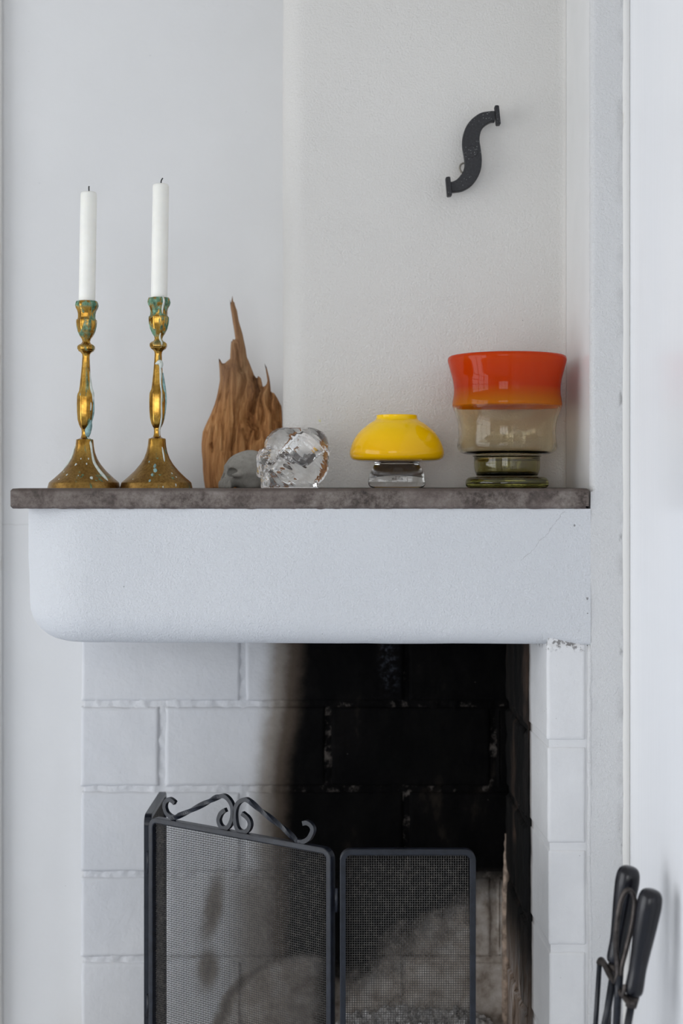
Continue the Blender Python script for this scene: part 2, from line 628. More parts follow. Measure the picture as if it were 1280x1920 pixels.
def window(name, axis, c, a0, a1, z0, z1, nv, nh):
    r = thing(name, 'white painted casement window with glazing bars', 'window'); del r['label']; del r['category']
    r['kind'] = 'structure'
    def bar(nm, p, q, s, t, d):
        (box(nm, c - d, c + d, p, q, s, t, M_room, r) if axis == 'x' else box(nm, p, q, c - d, c + d, s, t, M_room, r))
    bar('frame', a0, a0 + .05, z0, z1, .03); bar('frame', a1 - .05, a1, z0, z1, .03)
    bar('frame', a0 + .05, a1 - .05, z0, z0 + .05, .03); bar('frame', a0 + .05, a1 - .05, z1 - .05, z1, .03)
    for i in range(1, nv):
        p = a0 + (a1 - a0) * i / nv
        bar('glazing_bar', p - .03, p + .03, z0 + .05, z1 - .05, .02)
    for i in range(1, nh):
        p = z0 + (z1 - z0) * i / nh
        bar('glazing_bar', a0 + .05, a1 - .05, p - .02, p + .02, .012)


window('window_1', 'x', -2.39, -.55, 1.75, .13, 2.07, 3, 5)
window('window_2', 'y', -2.59, -1.8, -.1, .70, 2.20, 3, 3)


def half_round(x, y, r, z0, z1, n=10):
    vs, fs = [], []
    for z in (z0, z1):
        for k in range(n + 1):
            a = math.pi + math.pi * k / n
            vs.append((x + r * math.cos(a), y + r * math.sin(a) * .9, z))
    for k in range(n):
        fs.append((k, k + 1, n + 2 + k, n + 1 + k))
    fs.append(tuple(range(n + 1)))
    return vs, fs


v, f = half_round(.3695, YF + .002, .0052, 0, CEIL)
structure(obj('trim_1', v, f, MP_bead, smooth=True))
structure(box('trim_2', -.62, -.5345, YW - .02, YW, 0, CEIL, MP_bead, bev=.003))
# casing board on the right wall, nearer the camera
structure(box('trim_3', .368, .374, 1.30, 1.545, 0, CEIL, MP_gloss, bev=.002))

# ------------------------------------------------------------------ fireplace
fire = thing('fireplace', 'white plastered open corner fireplace with painted bricks and a sooty firebox', 'fireplace', (0, 0, 0))

ZT, ZB = ZC - .0255, ZC - .2035


def hood():
    L, R, T = -.4245, .10, .07
    path = []
    for i in range(12):
        t = i / 12
        path.append(((L, YW + (YF + R - YW) * t), (-1, 0)))
    for i in range(17):
        a = math.pi + (math.pi / 2) * i / 16
        path.append(((L + R + R * math.cos(a), YF + R + R * math.sin(a)), (math.cos(a), math.sin(a))))
    n2 = 40
    for i in range(1, n2 + 1):
        path.append(((L + R + (XP - L - R) * i / n2, YF), (0, -1)))
    vs, fs = [], []
    m = None
    for (p, nn) in path:
        u = (p[0] - L) / (XP - L)
        r = .052 * (1 - u) + .022 * u
        if u > .93: r *= max(.25, 1 - (u - .93) / .07 * .75)
        prof = [(0, ZT + (ZB + r - ZT) * k / 6) for k in range(7)]
        prof += [(r - r * math.cos(math.pi / 2 * k / 8), ZB + r - r * math.sin(math.pi / 2 * k / 8)) for k in range(1, 9)]
        prof += [(T, ZB)]
        m = len(prof)
        for (o, z) in prof:
            q = Vector((p[0] - nn[0] * o, p[1] - nn[1] * o, z))
            d = mnoise.noise(q * 9) * .0022 + mnoise.noise(q * 28) * .0009
            vs.append((q.x + nn[0] * d, q.y + nn[1] * d, q.z + (d * .6 if o > 0 else 0)))
    for i in range(len(path) - 1):
        for k in range(m - 1):
            fs.append((i * m + k, i * m + k + 1, (i + 1) * m + k + 1, (i + 1) * m + k))
    obj('hood', vs, fs, MP_hood, fire, smooth=True)
    # sooty inside of the hood
    vi, fi = [], []
    for (p, nn) in path:
        for z in (ZB, ZT):
            vi.append((p[0] - nn[0] * T, p[1] - nn[1] * T, z))
    for i in range(len(path) - 1):
        fi.append((i * 2, i * 2 + 1, i * 2 + 3, i * 2 + 2))
    obj('flue_lining', vi, fi, MB_lin, fire)


hood()


def breast():
    xl, R = -.0855, .034
    pts = [(xl, YW)] + [(xl, YW - (YW - YC - R) * t) for t in (.33, .66)]
    for i in range(13):
        a = math.pi + math.pi / 2 * i / 12
        pts.append((xl + R + R * math.cos(a), YC + R + R * math.sin(a)))
    xe = .3205
    for t in np.linspace(0, 1, 26)[1:]: pts.append((xl + R + (xe - .010 - xl - R) * t, YC))
    pts.append((xe - .004, YC - .001)); pts.append((xe - .001, YC - .004)); pts.append((xe, YC - .010))
    zs = np.linspace(ZC + .002, CEIL, 60)
    vs, fs = [], []
    for z in zs:
        for (x, y) in pts:
            d = mnoise.noise(Vector((x, y, z)) * 7) * .0018
            wgt = 1.0 if y < YC + .02 and x < .3 else .0
            vs.append((x + (d * .6 if x < xl + .01 else 0), y + d * wgt, z))
    m = len(pts)
    for i in range(len(zs) - 1):
        for k in range(m - 1):
            fs.append((i * m + k, i * m + k + 1, (i + 1) * m + k + 1, (i + 1) * m + k))
    obj('chimney_breast', vs, fs, MP_breast, fire, smooth=True)


breast()


def pier():
    x1 = .3655
    zs = sorted(set(list(np.linspace(0, ZC - .004, 90)) + list(np.linspace(ZC - .002, CEIL, 70))))
    vs, fs, mi = [], [], []
    m = None
    for z in zs:
        rx, ry = (.007, .010) if z > ZC - .003 else (.0003, .0003)
        pts = [(.3205, YC + .01), (.3208, YC - .03)] + [(XP - .0022 * t, YF + ry + (YC - .03 - YF - ry) * t) for t in (.75, .5, .25, 0)]
        for i in range(1, 7):
            a = math.pi / 2 * i / 6
            pts.append((XP + rx - rx * math.cos(a), YF + ry - ry * math.sin(a)))
        for t in np.linspace(0, 1, 9)[1:]: pts.append((XP + rx + (x1 - XP - rx) * t, YF))
        m = len(pts)
        for (x, y) in pts:
            q = Vector((x, y, z))
            d = mnoise.noise(q * 22) * .0012 + mnoise.noise(q * 60) * .0006
            vs.append((x, y + (d if y < YF + .0002 else 0), z))
    for i in range(len(zs) - 1):
        for k in range(m - 1):
            fs.append((i * m + k, i * m + k + 1, (i + 1) * m + k + 1, (i + 1) * m + k))
            mi.append(1 if k < 5 else 0)
    o = obj('corner_pier', vs, fs, MP_pier, fire, smooth=True)
    o.data.materials.append(MP_side)
    o.data.polygons.foreach_set('material_index', mi)


pier()

# --- firebox back: mortar bed and bricks laid on edge
XL, XR = -.404, .2575
ROW, J = .1325, .010
Z1 = ZC - .334            # a bed joint
ZH = ZC - .865            # hearth
rows = [(Z1 + ROW * k, Z1 + ROW * (k + 1)) for k in range(-5, 2)]


def rough_brick(name, x0, x1, y0, y1, z0, z1, mat, parent, bev=.0026, amp=.0014, nx=10, nz=6):
    """brick with a subtly uneven front face (towards -y) and worn edges"""
    vs, fs = [], []
    sd = random.random() * 50
    xs = [x0, x0 + bev, x0 + 2.2 * bev] + [x0 + bev + (x1 - x0 - 2 * bev) * i / nx for i in range(1, nx)] + [x1 - 2.2 * bev, x1 - bev, x1]
    zs = [z0, z0 + bev, z0 + 2.2 * bev] + [z0 + bev + (z1 - z0 - 2 * bev) * i / nz for i in range(1, nz)] + [z1 - 2.2 * bev, z1 - bev, z1]
    for iz, z in enumerate(zs):
        for ix, x in enumerate(xs):
            e = (ix in (0, len(xs) - 1)) or (iz in (0, len(zs) - 1))
            d = mnoise.noise(Vector((x * 30 + sd, z * 30, sd))) * amp
            dx = (mnoise.noise(Vector((x * 38, z * 38 + sd, 3))) + .5 * mnoise.noise(Vector((x * 110, z * 110 + sd, 8)))) * amp * 1.5 if e else 0
            vs.append((x + dx, y0 + (bev if e else 0) + d, z + dx))
    m = len(xs)
    for iz in range(len(zs) - 1):
        for ix in range(m - 1):
            a = iz * m + ix
            fs.append((a, a + 1, a + m + 1, a + m))
    # skirt to the back
    loop = [ix for ix in range(m)] + [iz * m + m - 1 for iz in range(1, len(zs))] + [(len(zs) - 1) * m + ix for ix in range(m - 2, -1, -1)] + [iz * m for iz in range(len(zs) - 2, 0, -1)]
    b = len(vs)
    for i in loop: vs.append((vs[i][0], y1, vs[i][2]))
    for i in range(len(loop)):
        j = (i + 1) % len(loop)
        fs.append((loop[j], loop[i], b + i, b + j))
    return obj(name, vs, fs, mat, parent, smooth=True)


def grid_face(x0, x1, z0, z1, y, nx, nz, amp):
    vs, fs = [], []
    for i in range(nz + 1):
        for j in range(nx + 1):
            x = x0 + (x1 - x0) * j / nx; z = z0 + (z1 - z0) * i / nz
            vs.append((x, y + mnoise.noise(Vector((x, 0, z)) * 60) * amp + mnoise.noise(Vector((x, 5, z)) * 170) * amp * .6, z))
    for i in range(nz):
        for j in range(nx):
            a = i * (nx + 1) + j
            fs.append((a, a + 1, a + nx + 2, a + nx + 1))
    # close to the wall behind
    b = len(vs)
    lft = [i * (nx + 1) for i in range(nz + 1)]
    for i in lft: vs.append((vs[i][0], YW, vs[i][2]))
    for i in range(nz): fs.append((lft[i], lft[i + 1], b + i + 1, b + i))
    return vs, fs


v, f = grid_face(XL + .003, XR + .02, ZH - .02, ZC - .03, YB + .0040, 200, 160, .0032)
back = obj('firebox_back', v, f, MB_mort, fire, smooth=True)
pxs = lambda p: (p - 640) * YB / F
jA = [pxs(143), pxs(455), pxs(762), pxs(1072)]
jB = [pxs(303), pxs(615), pxs(925)]
for ri, (za, zb) in enumerate(rows):
    js = [XL - J / 2] + [q for q in (jA if ri % 2 == 1 - (len(rows) - 5 + 1) % 2 else jB)] + [XR + .02]
    # the row whose bottom is Z1 (index 5) carries joints at 455, 762; rows alternate
    js = [XL - J / 2] + (jA if (ri - 5) % 2 == 0 else jB) + [XR + .02]
    js = sorted(q for q in js if XL - J <= q <= XR + .021)
    zt = min(zb - J / 2, ZC - .03)
    for a, b in zip(js[:-1], js[1:]):
        if b - a < .03: continue
        rough_brick('brick', a + J / 2 + random.uniform(-.001, .001), b - J / 2 + random.uniform(-.001, .001), YB + random.uniform(-.0012, .0012), YW, za + J / 2, zt, MB_back, back)

# --- right side of the firebox: sooty lining bricks behind the white jamb
lin = obj('firebox_side', [(XR + .003, 1.985, ZH), (XR + .003, YB + .02, ZH), (XR + .003, YB + .02, ZC - .03), (XR + .003, 1.985, ZC - .03),
                           (.30, 1.985, ZH), (.30, 1.985, ZC - .03)], [(0, 3, 2, 1), (0, 4, 5, 3)], MB_lin, fire)
for ri, (za, zb) in enumerate(rows):
    ys = [1.985, 2.11, YB + .01] if ri % 2 else [1.985, 2.05, YB + .01]
    for a, b in zip(ys[:-1], ys[1:]):
        vs, fs = [], []
        o = rough_brick('brick', a + .004, b - .004, 0, .04, za + J / 2, min(zb - J / 2, ZC - .031), MB_lin, lin, amp=.003, bev=.005)
        for vv in o.data.vertices:
            x, y, z = vv.co
            vv.co = (XR - .002 + y + random.uniform(-.001, .001) * 0, x, z)
        o.data.flip_normals()

# --- white jamb of bricks laid on edge
jamb_m = obj('jamb', [], [], MB_jamb, fire)
xj0, xj1, yj1 = .2668, .3172, 1.985


def jamb_brick(z0, z1, dx):
    """header face to the room, long side to the fire, slightly splayed"""
    sd = random.random() * 30
    b = box_bm(0, 1, 0, 1, 0, 1)
    for ax, L in ((0, xj1 - xj0), (1, yj1 - YF), (2, z1 - z0)):
        for c in (.0022 / L, .0050 / L, .25, .5, .75, 1 - .0050 / L, 1 - .0022 / L):
            no = [0, 0, 0]; no[ax] = 1; co = [0, 0, 0]; co[ax] = c
            bmesh.ops.bisect_plane(b, geom=list(b.verts) + list(b.edges) + list(b.faces), plane_co=co, plane_no=no)
    for q in b.verts:
        u, t, s = q.co
        xa = xj0 + dx + (-.0055) * t
        x = xa + (xj1 - xa) * u
        y = YF + .002 + (yj1 - YF - .002) * t
        z = z0 + (z1 - z0) * s
        eu, et, es = (u < 1e-4 or u > 1 - 1e-4), t < 1e-4, (s < 1e-4 or s > 1 - 1e-4)
        if eu + et + es >= 2:
            if eu: x += .0011 * (1 if u < .5 else -1)
            if et: y += .0011
            if es: z += .0011 * (1 if s < .5 else -1)
        d = mnoise.noise(Vector((x * 40 + sd, y * 40, z * 40)))
        q.co = (x + d * .0006, y + mnoise.noise(Vector((x * 40, sd, z * 40))) * .0006, z)
    return bobj('brick', b, MB_jamb, jamb_m, smooth=True)


bm = box_bm(0, 1, 0, 1, 0, 1)
for q in bm.verts:
    u, t, s_ = q.co
    xa = xj0 + .0012 + .006 * (1 - s_) - .0055 * t
    q.co = (xa + (XP + .002 - xa) * u, YF + .0038 + (yj1 - YF - .0038) * t, ZH + (ZB + .01 - ZH) * s_)
me = bpy.data.meshes.new('jamb'); bm.to_mesh(me); bm.free(); me.materials.append(MB_jamb); jamb_m.data = me
zj = [ZB + .004, ZC - .3305, ZC - .4643, ZC - .5968, ZC - .7295, ZC - .862]
for i in range(5):
    hi = zj[i] - (J * .45 if i else .002)
    lo = zj[i + 1] + J * .45
    jamb_brick(lo, hi, -.0006 * 0 + .0012 * i)
# mortar ridge between jamb and pier
path = []
for i in range(60):
    z = ZB + .001 - i * (ZB - ZH) / 59
    path.append((XP - .0005 + .004 * mnoise.noise(Vector((0, 0, z * 7))) + .0012 * mnoise.noise(Vector((3, 0, z * 40))), YF + .002, z))
v, f = tube(path, [.0030 + .0012 * mnoise.noise(Vector((9, 0, p[2] * 50))) for p in path], 8)
obj('mortar_ridge', v, f, MP_pier, fire, smooth=True)

# mortar fillet in the back corner, bared by the fire
M_fill = simple('scorched_mortar', (.42, .32, .25), .9, nscale=70, var=.5, bump=.003, bscale=90)
path = [(XR - .002 + .002 * mnoise.noise(Vector((1, 0, z * 30))), YB - .002 + .002 * mnoise.noise(Vector((4, 0, z * 30))), z) for z in np.linspace(ZC - .535, ZH + .02, 40)]
v, f = tube(path, [.0018 + .0045 * min(1, i / 12) + .0022 * mnoise.noise(Vector((7, 0, i * .8))) for i in range(40)], 8)
obj('mortar_fillet', v, f, M_fill, fire, smooth=True)

# --- hearth
M_hearth = simple('hearth_masonry', (.42, .40, .38), .85, bump=.002, bscale=70)
box('hearth', -.46, .366, 1.70, YW, 0, ZH, M_hearth, fire, bev=.004)


def ash_mat():
    k = M('wood_ash')
    n = k.noise(k.pos, 55, 5, .7); n2 = k.noise(k.pos, 160, 4, .7)
    c = k.ramp(k.add(k.mul(n, .6), k.mul(n2, .4)), [(.36, (.05, .045, .042)), (.46, (.26, .245, .235)), (.53, (.60, .58, .57)), (.62, (.80, .79, .79))])
    k.bsdf(c, .95, normal=k.bump(n2, .8, .004))
    return k.m


def ash():
    nx, ny = 110, 64
    x0, x1, y0, y1 = -.16, .252, 1.93, 2.20
    vs, fs = [], []
    for i in range(ny + 1):
        for j in range(nx + 1):
            x = x0 + (x1 - x0) * j / nx; y = y0 + (y1 - y0) * i / ny
            q = Vector((x, y, 0))
            e = min(1, (x - x0) / .22) * min(1, (y - y0) / .10) * min(1, (x1 - x + .03) / .06)
            h = .056 * (.35 + .65 * (y - y0) / (y1 - y0)) * (.75 + .25 * math.sin((x + .1) * 9))
            h += .012 * mnoise.noise(q * 22) + .018 * abs(mnoise.noise(q * 55)) + .010 * mnoise.noise(q * 120)
            vs.append((x, y, ZH + .0005 + max(0, h) * max(0, e)))
    for i in range(ny):
        for j in range(nx):
            a = i * (nx + 1) + j
            fs.append((a, a + 1, a + nx + 2, a + nx + 1))
    o = obj('ash_heap', vs, fs, ash_mat())
    o['kind'] = 'stuff'
    tag(o, 'pale grey heap of wood ash lying in the sooty firebox', 'ash')


ash()

# ------------------------------------------------------------------ mantel slab
def slab():
    x0, x1, y0, y1, z0, z1 = -.4285, .3203, 1.842, YW - .001, ZT, ZC + .0012
    b = bmesh.new()
    nx, nz = 190, 8
    vs, fs = [], []
    prof = []
    # closed cross-section in (y, z): front face, top, back, bottom
    front = [(y0, z0 + (z1 - z0) * k / nz) for k in range(nz + 1)]
    ring = front + [(y0 + .05, z1), (y1, z1), (y1, z0), (y0 + .05, z0), (y0 + .012, z0)]
    m = len(ring)
    for i in range(nx + 1):
        x = x0 + (x1 - x0) * i / nx
        for k, (y, z) in enumerate(ring):
            q = Vector((x, y, z))
            dx = dy = dz = 0
            if k in (0, nz):
                dy = .0016 + abs(mnoise.noise(q * 55)) * .0014
            if k in (0, m - 1):
                dz = mnoise.noise(Vector((x, 0, 1)) * 90) * .0011 + mnoise.noise(Vector((x, 0, 4)) * 30) * .0007
            if k == nz: dz = mnoise.noise(Vector((x, 0, 9)) * 40) * .0003 - .0006
            if k <= nz: dy += mnoise.noise(q * 45) * .0008
            if i == nx and k == 0: dx, dz = -.005, .0035
            if i == nx and k == nz: dx = -.002
            if i == 0 and k in (0, nz): dx = .0025
            vs.append((x + dx, y + dy, z + dz))
    for i in range(nx):
        for k in range(m):
            k2 = (k + 1) % m
            fs.append((i * m + k, i * m + k2, (i + 1) * m + k2, (i + 1) * m + k))
    fs.append(tuple(range(m))); fs.append(tuple(reversed(range(nx * m, (nx + 1) * m))))
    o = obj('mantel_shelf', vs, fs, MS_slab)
    o.data.flip_normals()
    tag(o, 'weathered grey-brown stone mantel slab on top of the white fireplace hood', 'mantel shelf')
    return o


slab()
ZS = ZC + .0013      # where things stand

# ------------------------------------------------------------------ candlesticks and candles
PX = 1.95 / F


def brass_mat(name, seed):
    k = M(name)
    v = k.n('ShaderNodeVectorMath'); v.operation = 'ADD'; k.put(v.inputs[0], k.oc); v.inputs[1].default_value = (seed, seed * 2, 0)
    p = v.outputs[0]
    x, y, z = k.xyz(k.oc)
    n = k.noise(p, 60, 5, .65); n2 = k.noise(p, 320, 4, .7)
    col = k.ramp(n, [(.35, (.25, .125, .020)), (.5, (.40, .225, .042)), (.65, (.52, .32, .070))])
    base = k.ss(z, .075, .03)          # the foot has lost its polish
    col = k.mix(k.mul(base, .8), col, k.ramp(n2, [(.35, (.12, .065, .022)), (.6, (.25, .15, .050))]))
    cup = k.mul(k.ss(z, .19, .206), k.ss(k.noise(k.scale(p, (1, 1, .45)), 85, 4, .6), .50, .60))
    rim = k.mul(k.ss(z, .245, .2505), k.ss(k.noise(p, 120, 3, .6), .42, .5))
    right = k.ss(k.add(k.mul(x, 60), k.mul(y, -10)), .1, .5)
    streak = k.mul(k.ss(k.noise(k.scale(p, (1, 1, .2)), 90, 3, .6), .60, .66), right)
    spot = k.mul(k.ss(k.vor(p, 55), .16, .10), k.ss(k.noise(p, 25, 2), .56, .62))
    g = k.mx(k.mx(cup, rim), k.mx(k.mul(streak, .9), k.mul(spot, .5)))
    green = k.ramp(k.noise(p, 180, 4, .6), [(.35, (.022, .072, .040)), (.55, (.10, .22, .13)), (.7, (.24, .38, .28))])
    c = k.mix(g, col, green)
    rough = k.add(k.add(k.mul(g, .45), k.mul(base, .14)), k.add(.15, k.mul(n2, .10)))
    k.bsdf(c, rough, k.sub(1.0, k.mul(g, .85)), normal=k.bump(k.add(k.mul(n2, .6), k.mul(g, 1.5)), .3, .0005))
    return k.m


def oct_shape(a):
    b = (a + math.pi / 8) % (math.pi / 4) - math.pi / 8
    return min(1 / math.cos(b), 1.073)


STICK = [(58, 760), (62, 772), (64, 785), (60, 800), (52, 815), (48, 832), (47, 850), (50, 863), (56, 867), (57, 880), (55, 905), (48, 935), (36, 962), (25, 978), (21, 992), (26, 1004), (40, 1012), (47, 1018), (49, 1026), (48, 1038), (44, 1041), (42, 1048), (30, 1056), (22, 1066), (20, 1080), (22, 1120), (26, 1180), (32, 1250), (36, 1280), (44, 1298), (46, 1312), (46.5, 1350), (45, 1400), (41, 1445), (33, 1475), (25, 1492), (19, 1500), (20, 1503), (17.5, 1510), (18, 1535), (22, 1550), (34, 1556), (48, 1560), (50, 1566), (53, 1600), (60, 1635), (74, 1672), (95, 1706), (128, 1745), (170, 1784), (199, 1808), (201, 1811), (202, 1815), (208, 1838), (209, 1842)]
WAX = simple('candle_wax', (.83, .82, .765), .42, var=.02, Subsurface_Weight=.25, Subsurface_Scale=.01, Subsurface_Radius=(1.0, .9, .7))
WAX_D = simple('old_wax', (.56, .60, .55), .5, nscale=150, var=.15)
WAX_G = simple('verdigris_wax', (.22, .36, .36), .55, nscale=150, var=.35)
WICK = simple('charred_wick', (.012, .012, .013), .8)
K3 = .2365e-3


def stick_radius(z, s):
    zz = 1842 - z / (K3 * s)
    for (r0, y0), (r1, y1) in zip(STICK[:-1], STICK[1:]):
        if y0 <= zz <= y1: return (r0 + (r1 - r0) * (zz - y0) / (y1 - y0)) * K3
    return STICK[-1][0] * K3 if zz > 1842 else STICK[0][0] * K3


def candlestick(px, s, lean, label, seed, top_px, drips, specks, ctop_label, wick_bend):
    X = (px - 640) * PX
    root = thing('candlestick', label, 'candlestick', (X, 1.95, ZS), 'pair of brass candlesticks')
    mat = brass_mat('tarnished_brass_%d' % seed, seed * 3.1)
    prof = []
    P = [(r * K3, (1842 - y) * K3 * s) for r, y in STICK][::-1]
    zt = P[-1][1]
    P = [(0.0, 0.0)] + P + [(.0122, zt + .0003), (.0115, zt - .0015), (.0113, zt - .022), (0, zt - .022)]
    def part(nm, za, zb):
        q = [p for p in P if za - 1e-6 <= p[1] <= zb + 1e-6]
        return q
    i_base = next(i for i, p in enumerate(P) if p[1] > (1842 - 1558) * K3 * s)
    i_cup = next(i for i, p in enumerate(P) if p[1] > (1842 - 1000) * K3 * s)
    for nm, q in (('base', P[:i_base + 1]), ('stem', P[i_base:i_cup + 1]), ('cup', P[i_cup:])):
        v, f = lathe(q, 64, oct_shape if nm != 'base' else None, lean)
        o = obj(nm, v, f, mat, root, smooth=True)
        md = o.modifiers.new('edges', 'EDGE_SPLIT'); md.split_angle = math.radians(38)
    for (pts, rr, m) in drips:
        path, rad = [], []
        for (ang, z, r) in pts:
            a = math.radians(ang)
            R = stick_radius(z, s) + r * .25
            path.append((R * math.cos(a) + lean * z, R * math.sin(a), z)); rad.append(r)
        cp = catmull([Vector((*p,)) for p in path], 5)
        rc = [max(.0003, p.x) for p in catmull([Vector((r, 0, 0)) for r in rad], 5)]
        v, f = tube(cp, rc, 8)
        obj('wax_drip', v, f, m, root, smooth=True)
    for (ang, z, r, m) in specks:
        a = math.radians(ang); R = stick_radius(z, s)
        dz = (stick_radius(z + .002, s) - stick_radius(z - .002, s)) / .004
        nrm = Vector((math.cos(a), math.sin(a), -dz)).normalized()
        c = Vector((R * math.cos(a) + lean * z, R * math.sin(a), z))
        b = bmesh.new(); bmesh.ops.create_icosphere(b, subdivisions=2, radius=1)
        rot = nrm.to_track_quat('Z', 'Y').to_matrix()
        for q in b.verts:
            w_ = 1 + .75 * mnoise.noise(q.co * 2 + Vector((z * 900, ang, 0)))
            q.co = c + rot @ Vector((q.co.x * r * w_ * .62, q.co.y * r * w_ * 1.1, q.co.z * .0005))
        bobj('wax_spot', b, m, root, smooth=True)
    # the candle standing in the cup
    zc = zt - .0215
    h = (914.3 - top_px) * PX - zc
    cr = .01115
    cl = thing('candle', ctop_label, 'candle', (X + lean * zc, 1.95, ZS + zc), 'white candles')
    pr = [(0, 0), (cr * .97, 0), (cr, .001), (cr, h * .3), (cr * 1.005, h * .6), (cr * .985, h - .004), (cr * .96, h - .0012), (cr * .88, h), (cr * .7, h - .0006), (cr * .35, h - .0018), (0, h - .0022)]
    v, f = lathe(pr, 40, None, lean * 1.1)
    obj('wax', v, f, WAX, cl, smooth=True)
    wx = lean * 1.1 * h
    wp = [Vector((wx, 0, h - .003)), Vector((wx + .0002, 0, h + .003)), Vector((wx + wick_bend * .3, 0, h + .006)), Vector((wx + wick_bend, 0, h + .0088))]
    v, f = tube(catmull(wp, 4), .00085, 8)
    obj('wick', v, f, WICK, cl, smooth=True)


dl = [([(-30, .093, .0012), (-25, .086, .0034), (-28, .080, .0046), (-32, .074, .0040), (-30, .069, .0012)], 0, WAX_G),
      ([(-32, .070, .0014), (-40, .060, .0018), (-38, .048, .0016), (-42, .036, .0020), (-40, .026, .0022), (-37, .016, .0024), (-35, .010, .0008)], 0, WAX_D),
      ([(-168, .068, .0006), (-170, .056, .0011), (-166, .044, .0016), (-165, .034, .0014), (-160, .024, .0004)], 0, WAX_D),
      ([(-25, .160, .0004), (-20, .148, .0013), (-22, .138, .0020), (-18, .128, .0022), (-20, .118, .0010)], 0, WAX_D),
      ([(-38, .117, .0007), (-37, .112, .0011), (-38, .106, .0009)], 0, WAX_D),
      ([(-5, .124, .0008), (-4, .110, .0016), (-6, .100, .0016), (-8, .090, .0008)], 0, WAX_G)]
sl = [(-110, .032, .0022, WAX_D), (-72, .033, .0016, WAX_D), (-95, .040, .0012, WAX_D), (-120, .018, .0018, WAX_D), (-132, .012, .0012, WAX_D), (-66, .014, .0030, WAX_D), (-92, .017, .0010, WAX_D), (-62, .040, .0014, WAX_D), (-140, .022, .0009, WAX_D), (-118, .128, .0022, WAX_G)]
dr = [([(-62, .262, .0010), (-58, .254, .0017), (-60, .245, .0014), (-58, .238, .0006)], 0, WAX_D),
      ([(-66, .212, .0007), (-62, .205, .0014), (-60, .198, .0012), (-64, .192, .0005)], 0, WAX_D),
      ([(-120, .170, .0010), (-90, .171, .0024), (-60, .172, .0036), (-45, .168, .0030), (-55, .163, .0014)], 0, WAX_D),
      ([(-55, .166, .0014), (-52, .155, .0018), (-56, .145, .0012), (-54, .130, .0011), (-55, .115, .0011), (-50, .100, .0012), (-48, .090, .0014), (-40, .080, .0010), (-42, .071, .0005)], 0, WAX_D),
      ([(-12, .158, .0010), (-14, .146, .0022), (-12, .136, .0026), (-14, .122, .0018), (-10, .108, .0012), (-14, .094, .0008)], 0, WAX_G),
      ([(-50, .056, .0006), (-48, .050, .0012), (-50, .040, .0011), (-52, .036, .0005)], 0, WAX_D)]
sr = [(-50, .004, .0022, WAX_D), (-72, .0015, .0014, WAX_D), (-45, .020, .0016, WAX_D), (-40, .015, .0012, WAX_D), (-112, .036, .0013, WAX_G), (-88, .030, .0035, WAX_G), (-86, .024, .0040, WAX_G), (-92, .018, .0026, WAX_G), (-94, .010, .0024, WAX_G), (-130, .012, .0008, WAX_D)]
candlestick(157.5, 1.0, .0155, 'tarnished brass candlestick with a blue-green wax lump at its neck', 1, 360, dl, sl, 'shorter white taper candle with a straight black wick', .0003)
candlestick(293, 1.018, .0145, 'brass candlestick with a long white wax drip down its stem', 2, 345, dr, sr, 'taller white taper candle with a bent black wick', .0026)


# ------------------------------------------------------------------ driftwood
def wood_mat():
    k = M('split_weathered_wood')
    x, y, z = k.xyz(k.oc)
    wv = k.n('ShaderNodeVectorMath'); wv.operation = 'ADD'
    k.put(wv.inputs[0], k.oc)
    nz = k.noise(k.scale(k.oc, (1, 1, .5)), 16, 2, .5, out='Color')
    sc = k.n('ShaderNodeVectorMath'); sc.operation = 'MULTIPLY'; k.put(sc.inputs[0], nz); sc.inputs[1].default_value = (.030, .02, .0)
    k.put(wv.inputs[1], sc.outputs[0])
    p = wv.outputs[0]
    g = k.noise(k.scale(p, (1, 1, .07)), 190, 5, .62)
    g2 = k.noise(k.scale(p, (1, 1, .12)), 55, 4, .6)
    f = k.add(k.mul(g, .55), k.mul(g2, .45))
    c = k.ramp(f, [(.32, (.11, .038, .010)), (.42, (.24, .098, .030)), (.51, (.38, .175, .060)), (.58, (.46, .235, .092)), (.68, (.54, .32, .15))])
    tip = k.mul(k.ss(z, .10, .19), .5)
    c = k.mix(tip, c, (.16, .11, .075))
    k.bsdf(c, .72, normal=k.bump(f, 1.0, .0065), Specular_IOR_Level=.25)
    return k.m


